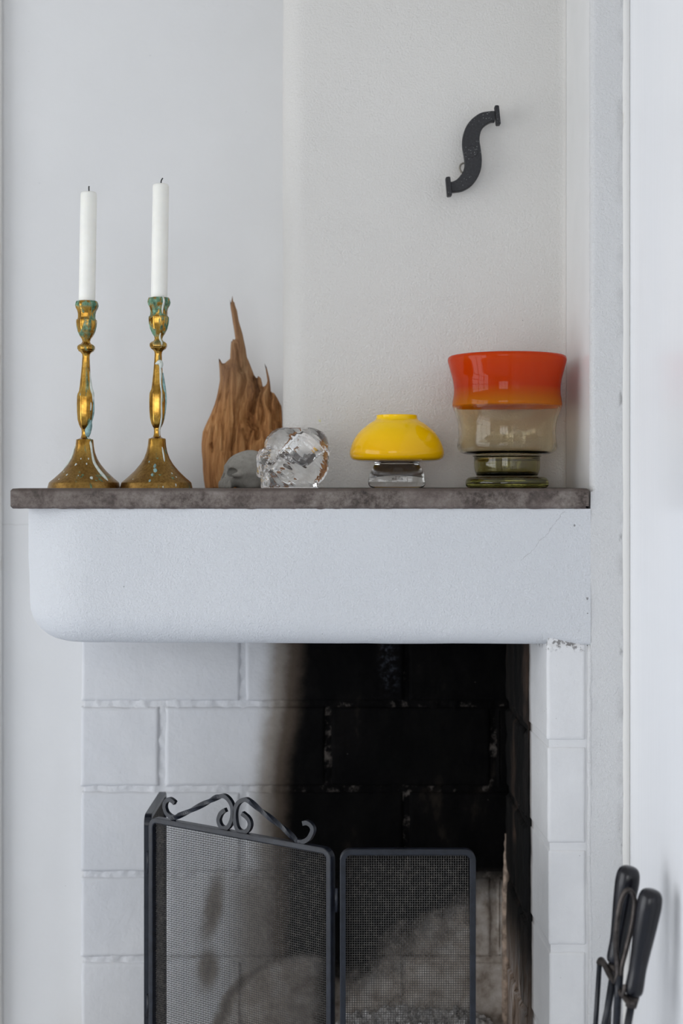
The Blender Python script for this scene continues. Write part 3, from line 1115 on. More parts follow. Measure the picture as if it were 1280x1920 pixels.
def driftwood():
    Z_ = 4.571
    raw = [(112, 1716), (100, 1640), (92, 1560), (90, 1480), (82, 1400), (80, 1330), (90, 1230), (112, 1180), (130, 1140), (152, 1095), (170, 1050), (190, 1000), (205, 950), (216, 905), (225, 860), (233, 815), (238, 780), (236, 740), (235, 700), (231, 650), (228, 600), (237, 606), (247, 622), (258, 640), (270, 642), (280, 640), (290, 630), (302, 622), (315, 610), (325, 600), (328, 550), (330, 500), (333, 470), (335, 450), (342, 455), (350, 432), (360, 440), (370, 430), (363, 380), (355, 330), (347, 280), (340, 230), (333, 190), (328, 150), (325, 95), (334, 125), (345, 60), (352, 110), (362, 118), (370, 150), (385, 190), (392, 235), (400, 280), (415, 330), (430, 380), (445, 450), (460, 520), (465, 560), (470, 590), (484, 620), (500, 660), (515, 700), (530, 740), (545, 762), (557, 768), (565, 750), (578, 758), (590, 770), (598, 805), (605, 840), (618, 840), (630, 830), (640, 812), (645, 790), (638, 740), (630, 690), (620, 640), (630, 660), (640, 680), (650, 720), (660, 760), (667, 800), (670, 830), (675, 880), (688, 893), (700, 895), (715, 915), (730, 940), (740, 960), (752, 985), (765, 1010), (770, 1060), (772, 1120), (772, 1300), (772, 1500), (772, 1716)]
    Y0 = 2.155
    sc = Y0 / F
    pts = [((360 + x / Z_ - 640) * sc, (914.5 - (540 + y / Z_)) * sc) for x, y in raw]
    pts = [(min(x, -.0885), max(z, 0.0)) for x, z in pts]
    n = len(pts)
    poly = np.array(pts)

    def inside(x, z):
        c = False
        j = n - 1
        for i in range(n):
            xi, zi = pts[i]; xj, zj = pts[j]
            if (zi > z) != (zj > z) and x < (xj - xi) * (z - zi) / (zj - zi) + xi: c = not c
            j = i
        return c

    def dist(x, z):
        a = poly; b = np.roll(poly, -1, 0)
        # the bottom edge rests on the shelf and does not thin out
        ok = ~((a[:, 1] < 1e-5) & (b[:, 1] < 1e-5))
        d = b - a
        t = np.clip(((x - a[:, 0]) * d[:, 0] + (z - a[:, 1]) * d[:, 1]) / np.maximum((d ** 2).sum(1), 1e-12), 0, 1)
        q = np.hypot(a[:, 0] + t * d[:, 0] - x, a[:, 1] + t * d[:, 1] - z)
        return q[ok].min()

    GROOVES = [([(425, 700), (455, 790), (430, 900), (395, 1000), (385, 1120), (372, 1250), (345, 1390)], .007, 13),
               ([(530, 760), (560, 880), (540, 980), (520, 1060)], .012, 17),
               ([(600, 850), (590, 960), (620, 1060), (600, 1200)], .008, 13),
               ([(680, 900), (665, 1000), (700, 1100), (690, 1200)], .010, 18),
               ([(470, 1130), (510, 1180), (570, 1210), (560, 1280)], .010, 20),
               ([(440, 1220), (465, 1300), (475, 1380)], .007, 10), ([(510, 1230), (490, 1310), (480, 1390)], .006, 9),
               ([(270, 760), (255, 900), (215, 1050), (190, 1200), (185, 1400)], .0035, 8),
               ([(330, 700), (320, 850), (300, 1000), (285, 1200), (270, 1400)], .003, 8),
               ([(380, 480), (400, 620), (415, 720)], .006, 9), ([(175, 1340), (185, 1370)], .006, 12), ([(740, 1000), (730, 1100), (750, 1200)], .010, 12)]
    V = [Vector(p) for p in pts]
    st = .0017
    xs = np.arange(poly[:, 0].min(), poly[:, 0].max(), st)
    zs = np.arange(.0005, poly[:, 1].max(), st * 1.25)
    rnd = random.Random(3)
    for z in zs:
        for x in xs:
            xx, zz = x + rnd.uniform(-.3, .3) * st, z + rnd.uniform(-.3, .3) * st
            if inside(xx, zz) and dist(xx, zz) > st * .45: V.append(Vector((xx, zz)))
    co, _, tri, *_r = delaunay_2d_cdt(V, [(i, (i + 1) % n) for i in range(n)], [], 1, 1e-6)
    N = len(co)
    fr, bk = [], []
    for c in co:
        x, z = c.x, c.y
        d = dist(x, z)
        th = .030 * (1 - math.exp(-d / .010)) * (.45 + .55 * max(0, 1 - z / .20))
        # fibres run upward and lean with the left side
        wx = x + .10 * max(0, z - .03) * (.35 if x < -.15 else -.12) + .006 * mnoise.noise(Vector((x * 20, z * 9, 2)))
        rid = (1 - abs(mnoise.noise(Vector((wx * 95, z * 7, 1.5)))) * 2) * .0040 + mnoise.noise(Vector((wx * 260, z * 16, 5))) * .0020
        # hollow with torn grain in the middle right
        zx, zy = ((x / sc + 640) - 360) * Z_, (914.5 - z / sc - 540) * Z_
        hol = math.exp(-(((zx - 520) / 75) ** 2 + ((zy - 1120) / 190) ** 2))
        rid += mnoise.noise(Vector((x * 130, z * 70, 7))) * .008 * hol - .010 * hol
        for (gp, gd, gw) in GROOVES:
            g = 1e9
            for (ax_, ay_), (bx_, by_) in zip(gp[:-1], gp[1:]):
                ex, ey = bx_ - ax_, by_ - ay_
                tt = min(1, max(0, ((zx - ax_) * ex + (zy - ay_) * ey) / (ex * ex + ey * ey)))
                g = min(g, math.hypot(ax_ + ex * tt - zx, (ay_ + ey * tt - zy)))
            g += 5 * mnoise.noise(Vector((x * 300, z * 120, 3)))
            rid -= gd * math.exp(-(g / gw) ** 2)
        # the torn right half lies deeper than the smooth left slab
        edge = np.interp(zy, [560, 700, 850, 1000, 1200, 1400, 1700], [480, 440, 450, 400, 375, 350, 330])
        rid -= .006 / (1 + math.exp(-(zx - edge) / 9))
        k = min(1, d / .004)
        fr.append((x, -(th + rid * k), z)); bk.append((x, .010 * min(1, d / .006), z))
    vs = fr + bk
    fs = []
    for t in tri:
        a, b, c = t[:3]
        fs.append((a, b, c)); fs.append((c + N, b + N, a + N))
    # outline wall
    from collections import Counter
    ec = {}
    for t in tri:
        for i in range(len(t)):
            e = (t[i], t[(i + 1) % len(t)])
            ec[e] = 1
    for (a, b) in ec:
        if (b, a) not in ec: fs.append((b, a, a + N, b + N))
    o = obj('driftwood', vs, fs, wood_mat(), smooth=True, loc=(0, Y0, ZS))
    bm = bmesh.new(); bm.from_mesh(o.data); bmesh.ops.recalc_face_normals(bm, faces=bm.faces); bm.to_mesh(o.data); bm.free()
    tag(o, 'splintered upright piece of brown weathered wood leaning in the wall corner', 'driftwood')


driftwood()


# ------------------------------------------------------------------ skulls
def smin(a, b, k):
    h = np.clip(.5 + .5 * (b - a) / k, 0, 1)
    return b + (a - b) * h - k * h * (1 - h)


def smax(a, b, k): return -smin(-a, -b, k)


def ell(X, Y, Z, c, r):
    q = np.sqrt(((X - c[0]) / r[0]) ** 2 + ((Y - c[1]) / r[1]) ** 2 + ((Z - c[2]) / r[2]) ** 2)
    return (q - 1) * min(r)


def rbox(X, Y, Z, c, h, r):
    qx, qy, qz = np.abs(X - c[0]) - h[0] + r, np.abs(Y - c[1]) - h[1] + r, np.abs(Z - c[2]) - h[2] + r
    return np.sqrt(np.maximum(qx, 0) ** 2 + np.maximum(qy, 0) ** 2 + np.maximum(qz, 0) ** 2) + np.minimum(np.maximum(qx, np.maximum(qy, qz)), 0) - r


def concrete_skull():
    # millimetres; -x is the face, y lateral (negative towards the room), z up; rests on z = 0
    def f(X, Y, Z):
        cr = ell(X, Y, Z, (8, 0, 24), (31, 27, 30.5))
        fore = ell(X, Y, Z, (-9, 0, 27), (20, 21, 20))
        d = smin(cr, fore, 8)
        for s in (-1, 1):
            d = smin(d, ell(X, Y, Z, (-20, 9.5 * s, 30.5), (7.5, 9.5, 4.2)), 4)            # brow
            d = smin(d, ell(X, Y, Z, (-18, 18 * s, 19), (10, 5, 4.2)), 4)            # cheek bone
        d = smin(d, ell(X, Y, Z, (-24, 0, 13), (10, 13.5, 15)), 5)            # upper jaw block
        d = smin(d, ell(X, Y, Z, (-30.5, 0, 8), (6, 10.5, 9)), 4)
        d = smin(d, ell(X, Y, Z, (-26.5, 0, 24), (3.4, 3.2, 7)), 3)            # nose bridge
        for s in (-1, 1):
            d = smax(d, -ell(X, Y, Z, (-23, 12.8 * s, 22.0), (9.0, 7.6, 6.6)), 1.4)            # eye sockets
            d = smax(d, -ell(X, Y, Z, (-3, 29 * s, 8), (13, 8, 9)), 7)            # temple hollow behind the cheek
            d = smax(d, -ell(X, Y, Z, (-33.5, 2.5 * s, 17), (5, 2.6, 4.6)), 1)            # nose opening
        # teeth along the arch
        for k in range(-4, 5):
            a = k * .31
            cx, cy = -24.0 - 12.6 * math.cos(a), 14.4 * math.sin(a)
            d = smin(d, ell(X, Y, Z, (cx, cy, 4.4), (3.0, 2.2, 6.4)), .25)
        return smax(d, .2 - Z, .4)
    P, Q = surface_nets(f, (-42, -32, -1.5), (44, 32, 58), (144, 107, 100))
    k = M('cast_concrete')
    n = k.noise(k.oc, 130, 5, .65)
    c = k.mix(k.ss(n, .3, .7), (.27, .258, .232), (.34, .325, .295))
    pit = k.mul(k.ss(k.vor(k.oc, 130), .11, .07), k.ss(k.noise(k.oc, 50, 2), .50, .54))
    c = k.mix(k.mul(pit, .9), c, (.03, .028, .025))
    k.bsdf(c, .85, normal=k.bump(k.sub(k.noise(k.oc, 600, 3), k.mul(pit, 3)), .4, .0008), Specular_IOR_Level=.25)
    Y0 = 2.03
    o = obj('skull_ornament', [tuple(q * .001 for q in p) for p in P], Q, k.m, smooth=True, loc=((459.5 - 640) * Y0 / F, Y0, ZS))
    o.rotation_euler = (0, 0, math.radians(24))
    tag(o, 'small grey concrete skull ornament with eye socket and upper teeth', 'ornament')


concrete_skull()


def clear_glass(name, col=(1, 1, 1), ior=1.5, rough=0.0):
    k = M(name)
    nb = k.bump(k.noise(k.oc, 70, 2, .5), .16, .0008)
    k.bsdf(col, rough, normal=nb, Transmission_Weight=1.0, IOR=ior)
    return k.m


def glass_skull():
    def f(X, Y, Z):
        cr = rbox(X, Y, Z, (6, 0, 43), (42.5, 35, 40), 25)
        top = ell(X, Y, Z, (5, 0, 44), (45, 38, 41))
        d = smax(cr, top - 6.5, 5)
        base = rbox(X, Y, Z, (-4, 0, 11), (36, 26, 13), 5)
        d = smin(d, base, 5)
        d = smin(d, rbox(X, Y, Z, (-40, 0, 31), (8.5, 12, 17), 5), 4)          # nose and upper jaw
        d = smin(d, rbox(X, Y, Z, (-36, 0, 49), (7, 26, 5), 4), 5)          # brow
        for s in (-1, 1):
            d = smax(d, -ell(X, Y, Z, (-37, 20 * s, 40), (12, 12, 9)), 2)        # sockets
            d = smax(d, -ell(X, Y, Z, (-22, 36 * s, 20), (17, 10, 11)), 3)        # under the cheek
            d = smax(d, -ell(X, Y, Z, (16, 44 * s, 24), (17, 9, 5)), 3)
        d = smax(d, -ell(X, Y, Z, (-52, 0, 10.5), (12, 30, 4.2)), 1.5)            # slot above the chin
        # hand-worked facets
        n = 1.3 * np.sin(X * .23 + 1.7) * np.sin(Z * .19 + .4) + .9 * np.sin(Y * .28 + Z * .21) + .5 * np.sin(X * .55 + Z * .6)
        d = d + n * .34
        for k in range(-3, 4):
            d = d + .9 * np.exp(-((Y - k * 7.0) / 1.1) ** 2) * (Z < 17) * (X < -25)
        # the hollow for a tea light, open at the top of the cast
        cav = ell(X, Y, Z, (10, 0, 50), (24, 20, 19)) + n * .5
        d = smax(d, -cav, 1.0)
        return smax(d, .2 - Z, .4)
    P, Q = surface_nets(f, (-53, -42, -1.5), (53, 42, 88), (116, 94, 98))
    Y0 = 1.945
    o = obj('glass_skull', [tuple(q * .001 for q in p) for p in P], Q, clear_glass('clear_glass_skull'), smooth=True, loc=((548 - 640) * Y0 / F, Y0, ZS))
    o.rotation_euler = (0, 0, math.radians(14))
    tag(o, 'clear cast glass skull catching the light on the mantel', 'ornament')


glass_skull()


# ------------------------------------------------------------------ yellow mushroom vase
def yellow_vase():
    s = .2741e-3
    z = lambda y: (731 - y) * s
    root = thing('yellow_vase', 'yellow mushroom-shaped glass vase on a short clear glass foot', 'vase', ((743.7 - 640) * PX, 1.95, ZS))
    k = M('yellow_opal_glass')
    xx, yy, zz = k.xyz(k.oc)
    c = k.mix(k.ss(zz, .045, .095), (.80, .43, .001), (.88, .55, .002))
    k.bsdf(c, .10, Specular_IOR_Level=.25)
    outer = [(0, 596), (60, 597), (118, 598), (170, 597), (203, 594), (224, 586), (233, 573), (236, 556), (232, 532), (222, 502), (205, 471), (184, 446), (163, 427), (140, 409), (120, 397), (108, 389), (103, 381), (102, 373), (102.5, 368)]
    inner = [(99, 366), (95, 368), (94, 380), (100, 392), (130, 412), (175, 450), (205, 490), (220, 535), (222, 560), (200, 582), (120, 588), (0, 588)]
    P = smooth_prof([(r * s, z(y)) for r, y in outer], 3) + smooth_prof([(r * s, z(y)) for r, y in inner], 2)
    v, f = lathe(P, 72)
    obj('cap', v, f, k.m, root, smooth=True)
    g = clear_glass('clear_foot_glass', (.97, .975, .96))
    ft = [(0, 731), (110, 731), (122, 730), (133, 725), (141, 716), (144, 702), (143, 688), (138, 668), (129, 645), (119, 624), (113, 613), (113, 606), (116, 600), (112, 599), (0, 599)]
    v, f = lathe(smooth_prof([(r * s, z(y)) for r, y in ft], 3), 72)
    obj('foot', v, f, g, root, smooth=True)
    # faint square maker's mark and two lines of print too small to read
    pm = simple('grey_print', (.10, .09, .08), .7)
    def strip(px0, px1, py0, py1):
        zz0, zz1 = (914.3 - py1) * PX, (914.3 - py0) * PX
        r = 0.0398
        vs, fs = [], []
        n = 4
        for i in range(n + 1):
            x = ((px0 + (px1 - px0) * i / n) - 743.7) * PX
            for q in (zz0, zz1):
                yq = (731 - q / s)
                R = np.interp(yq, [613, 624, 645, 668, 688, 702, 716], [113, 119, 129, 138, 143, 144, 141]) * s + .0003
                vs.append((x, -math.sqrt(R * R - x * x), q))
        for i in range(n): fs.append((2 * i, 2 * i + 2, 2 * i + 3, 2 * i + 1))
        return vs, fs
    parts = [strip(a, b, c, d) for a, b, c, d in [(739, 741, 893.2, 894.6), (741.6, 743, 893.6, 894.6), (743.4, 745.2, 893.4, 894.6), (745.6, 748, 893.4, 894.6)]]
    x = 732.6
    rr = random.Random(4)
    while x < 752.5:
        w_ = rr.uniform(.9, 1.7)
        parts.append(strip(x, x + w_, 896.2 + rr.choice([0, .6, .8, -.4]), 898.6)); x += w_ + .35
    v, f = merge(*parts)
    obj('printed_mark', v, f, pm, root)
    k = M('faint_grey_sticker')
    tr = k.n('ShaderNodeBsdfTransparent'); tr.inputs[0].default_value = (1, 1, 1, 1)
    bs = k.bsdf((.10, .085, .07), .6, link=False)
    mx = k.n('ShaderNodeMixShader'); mx.inputs[0].default_value = .28
    k.t.links.new(tr.outputs[0], mx.inputs[1]); k.t.links.new(bs, mx.inputs[2]); k.done(mx.outputs[0])
    v, f = strip(735.6, 753.6, 876.5, 888.2)
    obj('square_mark', v, f, k.m, root)


yellow_vase()


# ------------------------------------------------------------------ orange vase
def orange_vase():
    YV = 1.957
    s = .2741e-3 * YV / 1.95
    z = lambda y: (731 - y) * s
    root = thing('orange_vase', 'large footed glass vase, orange above and smoky olive below', 'vase', ((950.2 - 640) * YV / F, YV, ZS))
    k = M('orange_to_smoke_glass')
    xx, yy, zz = k.xyz(k.oc)
    zb = z(325)
    wob = k.mul(k.sub(k.noise(k.oc, 40, 2), .5), .0012)
    zz2 = k.add(zz, wob)
    band = k.ss(zz2, zb - .0020, zb + .0022)
    oc = k.ramp(k.ss(zz, zb, z(110)), [(0, (.66, .22, .004)), (.16, (.64, .14, .003)), (.42, (.64, .062, .001)), (1, (.72, .074, .002))])
    orange = k.bsdf(oc, .06, link=False, Specular_IOR_Level=.28)
    tr = k.n('ShaderNodeBsdfTranslucent'); k.put(tr.inputs[0], oc)
    mo = k.n('ShaderNodeMixShader'); mo.inputs[0].default_value = .42
    k.t.links.new(orange, mo.inputs[1]); k.t.links.new(tr.outputs[0], mo.inputs[2])
    og = k.bsdf((1.0, .22, .01), 0.0, link=False, Transmission_Weight=1.0, IOR=1.2)
    mo2 = k.n('ShaderNodeMixShader'); mo2.inputs[0].default_value = .28
    k.t.links.new(mo.outputs[0], mo2.inputs[1]); k.t.links.new(og, mo2.inputs[2])
    mo = mo2
    smoke = k.bsdf((1.0, .95, .80), 0.0, link=False, Transmission_Weight=1.0, IOR=1.3)
    mx = k.n('ShaderNodeMixShader'); k.put(mx.inputs[0], band)
    k.t.links.new(smoke, mx.inputs[1]); k.t.links.new(mo.outputs[0], mx.inputs[2])
    k.done(mx.outputs[0])
    outer = [(0, 563), (100, 564), (165, 565), (205, 562), (232, 552), (245, 536), (248, 520), (245, 495), (242, 460), (245, 420), (251, 385), (262, 350), (270, 330), (273, 314), (271, 292), (266, 260), (266, 225), (271, 190), (280, 155), (289, 122), (295, 100), (296, 88), (293, 78), (287, 73)]
    inner = [(281, 72), (277, 77), (275, 92), (270, 120), (262, 155), (254, 190), (250, 225), (250, 260), (256, 292), (259, 312), (254, 335), (245, 360), (236, 390), (230, 420), (228, 460), (232, 500), (233, 520), (224, 540), (200, 548), (100, 551), (0, 551)]
    P = smooth_prof([(r * s, z(y)) for r, y in outer], 4) + smooth_prof([(r * s, z(y)) for r, y in inner], 3)
    v, f = lathe(P, 96)
    obj('bowl', v, f, k.m, root, smooth=True)
    g = M('olive_glass')
    g.bsdf((.60, .57, .32), 0.0, Transmission_Weight=1.0, IOR=1.45)
    st_o = [(0, 671), (120, 671), (150, 669), (158, 655), (164, 630), (165, 600), (164, 578), (162, 568), (0, 567)]
    hollow = [(0, 575), (120, 577), (145, 585), (148, 610), (146, 640), (130, 655), (0, 658)]
    v1, f1 = lathe(smooth_prof([(r * s, z(y)) for r, y in st_o], 3), 72)
    v2, f2 = lathe(smooth_prof([(r * s, z(y)) for r, y in hollow], 3), 72)
    v, f = merge((v1, f1), (v2, f2))
    obj('stem', v, f, g.m, root, smooth=True)
    ft = [(0, 731), (150, 731), (185, 730), (201, 724), (207, 712), (207, 700), (203, 688), (194, 679), (180, 674.5), (150, 673), (0, 673)]
    gf = M('dark_olive_glass')
    gf.bsdf((.26, .24, .06), 0.0, Transmission_Weight=1.0, IOR=1.45)
    v, f = lathe(smooth_prof([(r * s, z(y)) for r, y in ft], 3), 72)
    obj('foot', v, f, gf.m, root, smooth=True)


orange_vase()


# ------------------------------------------------------------------ iron wall anchor shaped like an S
def wall_anchor():
    k = M('speckled_cast_iron')
    n = k.noise(k.oc, 300, 4, .6)
    c = k.mix(k.ss(n, .3, .7), (.008, .008, .010), (.020, .020, .023))
    sp = k.mul(k.ss(k.vor(k.oc, 330), .20, .10), k.ss(k.noise(k.oc, 45, 3), .44, .54))
    c = k.mix(k.mul(sp, .75), c, (.45, .45, .44))
    k.bsdf(c, .55, normal=k.bump(n, .5, .0008))
    YA = 2.022
    org = at(884, 287, YA)
    root = thing('wall_anchor', 'black cast iron S-shaped bracket with flanged ends on the wall', 'wall ornament', org)
    sc = 130 / 1280 * YA / F
    P = lambda x, y: Vector(((820 + x * 130 / 1280 - 884) * YA / F, 0, (287 - (190 + y * 130 / 1280)) * YA / F))
    left = [(1040, 205), (940, 212), (800, 238), (690, 300), (590, 390), (515, 500), (470, 620), (450, 740), (450, 850), (470, 980), (485, 1080), (492, 1170), (485, 1240), (455, 1330), (400, 1410), (340, 1470), (270, 1505), (235, 1510)]
    right = [(1045, 400), (980, 405), (910, 440), (840, 495), (795, 570), (770, 660), (765, 760), (780, 860), (797, 980), (806, 1080), (804, 1180), (788, 1290), (750, 1390), (690, 1490), (610, 1580), (520, 1640), (420, 1680), (262, 1700)]
    L = catmull([P(*p) for p in left], 4); R = catmull([P(*p) for p in right], 4)
    vs, fs = [], []
    t = .010
    for a, b in zip(L, R):
        d = (b - a).normalized() * .0012
        for q, y in ((a, 0), (a, -t * .85), (a + d, -t), (b - d, -t), (b, -t * .85), (b, 0)):
            vs.append((q.x, y, q.z))
    m = 6
    for i in range(len(L) - 1):
        for kk in range(m):
            k2 = (kk + 1) % m
            fs.append((i * m + kk, (i + 1) * m + kk, (i + 1) * m + k2, i * m + k2))
    fs.append(tuple(range(m))); fs.append(tuple(reversed(range((len(L) - 1) * m, len(L) * m))))
    b = obj('body', vs, fs, k.m, root)
    for quad in ([(1040, 115), (1115, 112), (1150, 455), (1072, 462)], [(140, 1430), (222, 1422), (256, 1765), (170, 1778)]):
        q = [P(*p) for p in quad]
        bm = bmesh.new()
        f0 = [bm.verts.new((p.x, .001, p.z)) for p in q]; f1 = [bm.verts.new((p.x, -.013, p.z)) for p in q]
        bm.faces.new(f0); bm.faces.new(f1[::-1])
        for i in range(4): bm.faces.new((f0[i], f1[i], f1[(i + 1) % 4], f0[(i + 1) % 4]))
        bmesh.ops.recalc_face_normals(bm, faces=bm.faces)
        bmesh.ops.bevel(bm, geom=list(bm.edges), offset=.0008, segments=2, affect='EDGES')
        bobj('flange', bm, k.m, root)
    c = P(625, 960)
    v, f = lathe([(0, .0108), (.0078, .0108), (.0085, .0102), (.0085, .0095), (0, .0095)][::-1], 32)
    o = obj('boss', [(x + c.x, -z_, y + c.z) for x, y, z_ in v], f, k.m, root, smooth=False)
    # hook eye the piece hangs on, screwed into the plaster
    e = P(490, 1215)
    pth = [(e.x + .0058 * math.cos(a), .006, e.z + .0070 * math.sin(a)) for a in np.linspace(0, 2 * math.pi, 24, endpoint=False)]
    v, f = tube(pth, .0013, 8, up=Vector((0, 1, 0)), closed=True)
    v2, f2 = tube([(e.x, .006, e.z - .007), (e.x, YC - YA + .002, e.z - .007)], .0012, 8)
    v, f = merge((v, f), (v2, f2))
    obj('hook_eye', v, f, simple('dull_steel_wire', (.25, .23, .2), .4, 1.0), root, smooth=True)


wall_anchor()


# ------------------------------------------------------------------ fire screen
def mesh_mat():
    k = M('woven_wire')
    n = k.noise(k.pos, 150, 4, .6)
    c = k.mix(k.ss(n, .40, .75), (.065, .062, .060), (.15, .138, .125))
    k.bsdf(c, .45, .5)
    return k.m


def fire_screen():
    root = thing('fire_screen', 'black folding iron fire screen with woven wire mesh and twisted scrolls', 'fire screen', (-.05, 1.85, ZH + .0005))
    off = Vector(root.location)
    zt, zb = ZC - .4549, ZH + .022
    mm = mesh_mat()
    D = .0042

    def panel(A, B, scrolls=None):
        A = Vector((*A, 0)); B = Vector((*B, 0))
        W = (B - A).length
        ux = (B - A) / W
        nrm = Vector((ux.y, -ux.x, 0))
        def pt(u, z, d=0): return A + ux * u + nrm * d + Vector((0, 0, z)) - off
        # frame: flat bar bent round the corners
        b, r = .0037, .014
        path = []
        for (cu, cz, a0) in ((r, zb + r, math.pi), (W - r, zb + r, 1.5 * math.pi), (W - r, zt - r, 0), (r, zt - r, .5 * math.pi)):
            for i in range(7):
                a = a0 + math.pi / 2 * i / 6
                path.append((cu + (r - b) * math.cos(a), cz + (r - b) * math.sin(a)))
        pw = [pt(u, z) for u, z in path]
        sect = [(-1, -.0052 / b), (1, -.0052 / b), (1, .0052 / b), (-1, .0052 / b)]
        # explicit sweep so that the section stays square to the panel
        vs, fs = [], []
        n = len(path)
        for i, (u, z) in enumerate(path):
            t = Vector((path[(i + 1) % n][0] - path[i - 1][0], path[(i + 1) % n][1] - path[i - 1][1])).normalized()
            o = Vector((t.y, -t.x))
            for (e, d) in ((-1, -1), (-.7, -1.12), (.7, -1.12), (1, -1), (1, 1), (.7, 1.12), (-.7, 1.12), (-1, 1)):
                vs.append(pt(u + o.x * e * b, z + o.y * e * b, d * .0046))
        for i in range(n):
            for kk in range(8):
                j = (i + 1) % n; k2 = (kk + 1) % 8
                fs.append((i * 8 + kk, i * 8 + k2, j * 8 + k2, j * 8 + kk))
        fo = obj('panel_frame', vs, fs, M_iron, root)
        bm = bmesh.new(); bm.from_mesh(fo.data); bmesh.ops.recalc_face_normals(bm, faces=bm.faces); bm.to_mesh(fo.data); bm.free()
        # woven wire
        pitch, wr = .00305, .00043
        us = np.arange(b * 2 - .001, W - b * 2 + .001, pitch)
        zs = np.arange(zb + b * 2 - .001, zt - b * 2 + .001, pitch)
        vs, fs = [], []
        q4 = ((1, 0), (0, 1), (-1, 0), (0, -1))
        def wire(pts, perp):
            i0 = len(vs)
            for p in pts:
                for (e, d) in q4: vs.append(p + perp * (e * wr) + nrm * (d * wr))
            for i in range(len(pts) - 1):
                for kk in range(4):
                    k2 = (kk + 1) % 4
                    fs.append((i0 + i * 4 + kk, i0 + i * 4 + k2, i0 + i * 4 + 4 + k2, i0 + i * 4 + 4 + kk))
        am = wr * .9
        for i, u in enumerate(us):
            wire([pt(u, z, -.0015 + am * (1 if (i + j) % 2 else -1)) for j, z in enumerate(zs)], ux)
        for j, z in enumerate(zs):
            wire([pt(u, z, -.0015 - am * (1 if (i + j) % 2 else -1)) for i, u in enumerate(us)], Vector((0, 0, 1)))
        mo = obj('wire_mesh', vs, fs, mm, root)
        mo['kind'] = 'stuff'
        # feet
        for u in (.02, W - .02):
            v, f = tube([pt(u, zb + .002), pt(u, ZH + .0006)], .0045, 8)
            obj('foot', v, f, M_iron, root)
        return pt, ux, nrm, A

    P1, P2 = (-.2650, 1.979), (-.0108, 1.800)
    pt, ux, nrm, A = panel(P1, P2)
    panel((-.0020, 1.800), (.1695, 1.800))
    panel((-.2690, 2.150), (-.2705, 1.984))
    # hinges
    for (x, y) in ((-.0064, 1.800), (-.2690, 1.9815)):
        for z in (zt - .05, zt - .25):
            v, f = tube([Vector((x, y, z)) - off, Vector((x, y, z - .03)) - off], .0026, 10)
            obj('hinge', v, f, M_iron, root, smooth=True)
    # scrolls, standing in the plane of the middle panel
    A3 = Vector((*P1, 0)); B3 = Vector((*P2, 0)); u_ = (B3 - A3).normalized(); n_ = Vector((u_.y, -u_.x, 0))
    def hit(px, py):
        d = Vector(((px - 640) / F, 1, (H - py) / F))
        t = A3.dot(n_) / Vector((d.x, d.y, 0)).dot(n_)
        return d * t + Vector((0, 0, ZC)) - off
    s1 = [(328.7, 1505.8), (324.8, 1501.9), (317.8, 1498.4), (311.5, 1503.4), (309.7, 1512.8), (313.1, 1523.7), (320.9, 1530.8), (327.5, 1532.3), (338, 1528.4), (361.6, 1517.5), (385, 1505.8), (400.6, 1497.6), (413, 1492.8), (421, 1492.5), (428.7, 1498), (435, 1508), (437.3, 1520.6), (435.8, 1536), (430, 1548.7), (422.5, 1553), (414.7, 1548.7), (410.8, 1537.8), (413.9, 1526.9), (418.6, 1521.4), (424, 1518.3)]
    s2 = [(454.7, 1524.7), (465.6, 1534), (469.7, 1545), (465.6, 1556), (454.7, 1560), (445.6, 1552.8), (441.6, 1535.6), (442.2, 1516.9), (448.4, 1504.4), (459.4, 1499), (468.8, 1502.8), (487.5, 1518.4), (509.4, 1535.6), (531.3, 1552.8), (550, 1570), (559.4, 1577.4), (568.8, 1577.8), (579.7, 1571.6), (586.9, 1557.5), (584.4, 1548), (576.6, 1542.5), (568.8, 1543.4)]
    for s, (ta, tb) in ((s1, (7, 12)), (s2, (10, 15))):
        nn = 8
        path = catmull([hit(*p) for p in s], nn)
        tw = []
        for i in range(len(path)):
            x = min(max((i / nn - ta) / (tb - ta), 0), 1)
            tw.append(math.pi / 4 + x * math.pi * 1.5)
        rad = [.0040] * len(path)
        v, f = tube(path, rad, 4, up=n_, twist=tw, phase=0)
        o = obj('scroll', v, f, M_iron, root)
        bm = bmesh.new(); bm.from_mesh(o.data); bmesh.ops.recalc_face_normals(bm, faces=bm.faces); bm.to_mesh(o.data); bm.free()
    # weld blobs where the scrolls meet the frame
    for (px, py) in ((325, 1535.5), (421.5, 1557.5), (455, 1564.5), (564, 1582.5)):
        c = hit(px, py)
        b = bmesh.new(); bmesh.ops.create_icosphere(b, subdivisions=2, radius=.0040)
        for q in b.verts: q.co = c + q.co * (1 + .2 * mnoise.noise(q.co * 600))
        bobj('weld', b, M_iron, root, smooth=True)


fire_screen()


# ------------------------------------------------------------------ fireplace tools
M_hand = simple('black_lacquered_wood', (.006, .006, .009), .24, nscale=50, var=.4, Specular_IOR_Level=.42)
M_wear = simple('worn_dark_steel', (.07, .06, .055), .38, .7, nscale=80, var=.5)


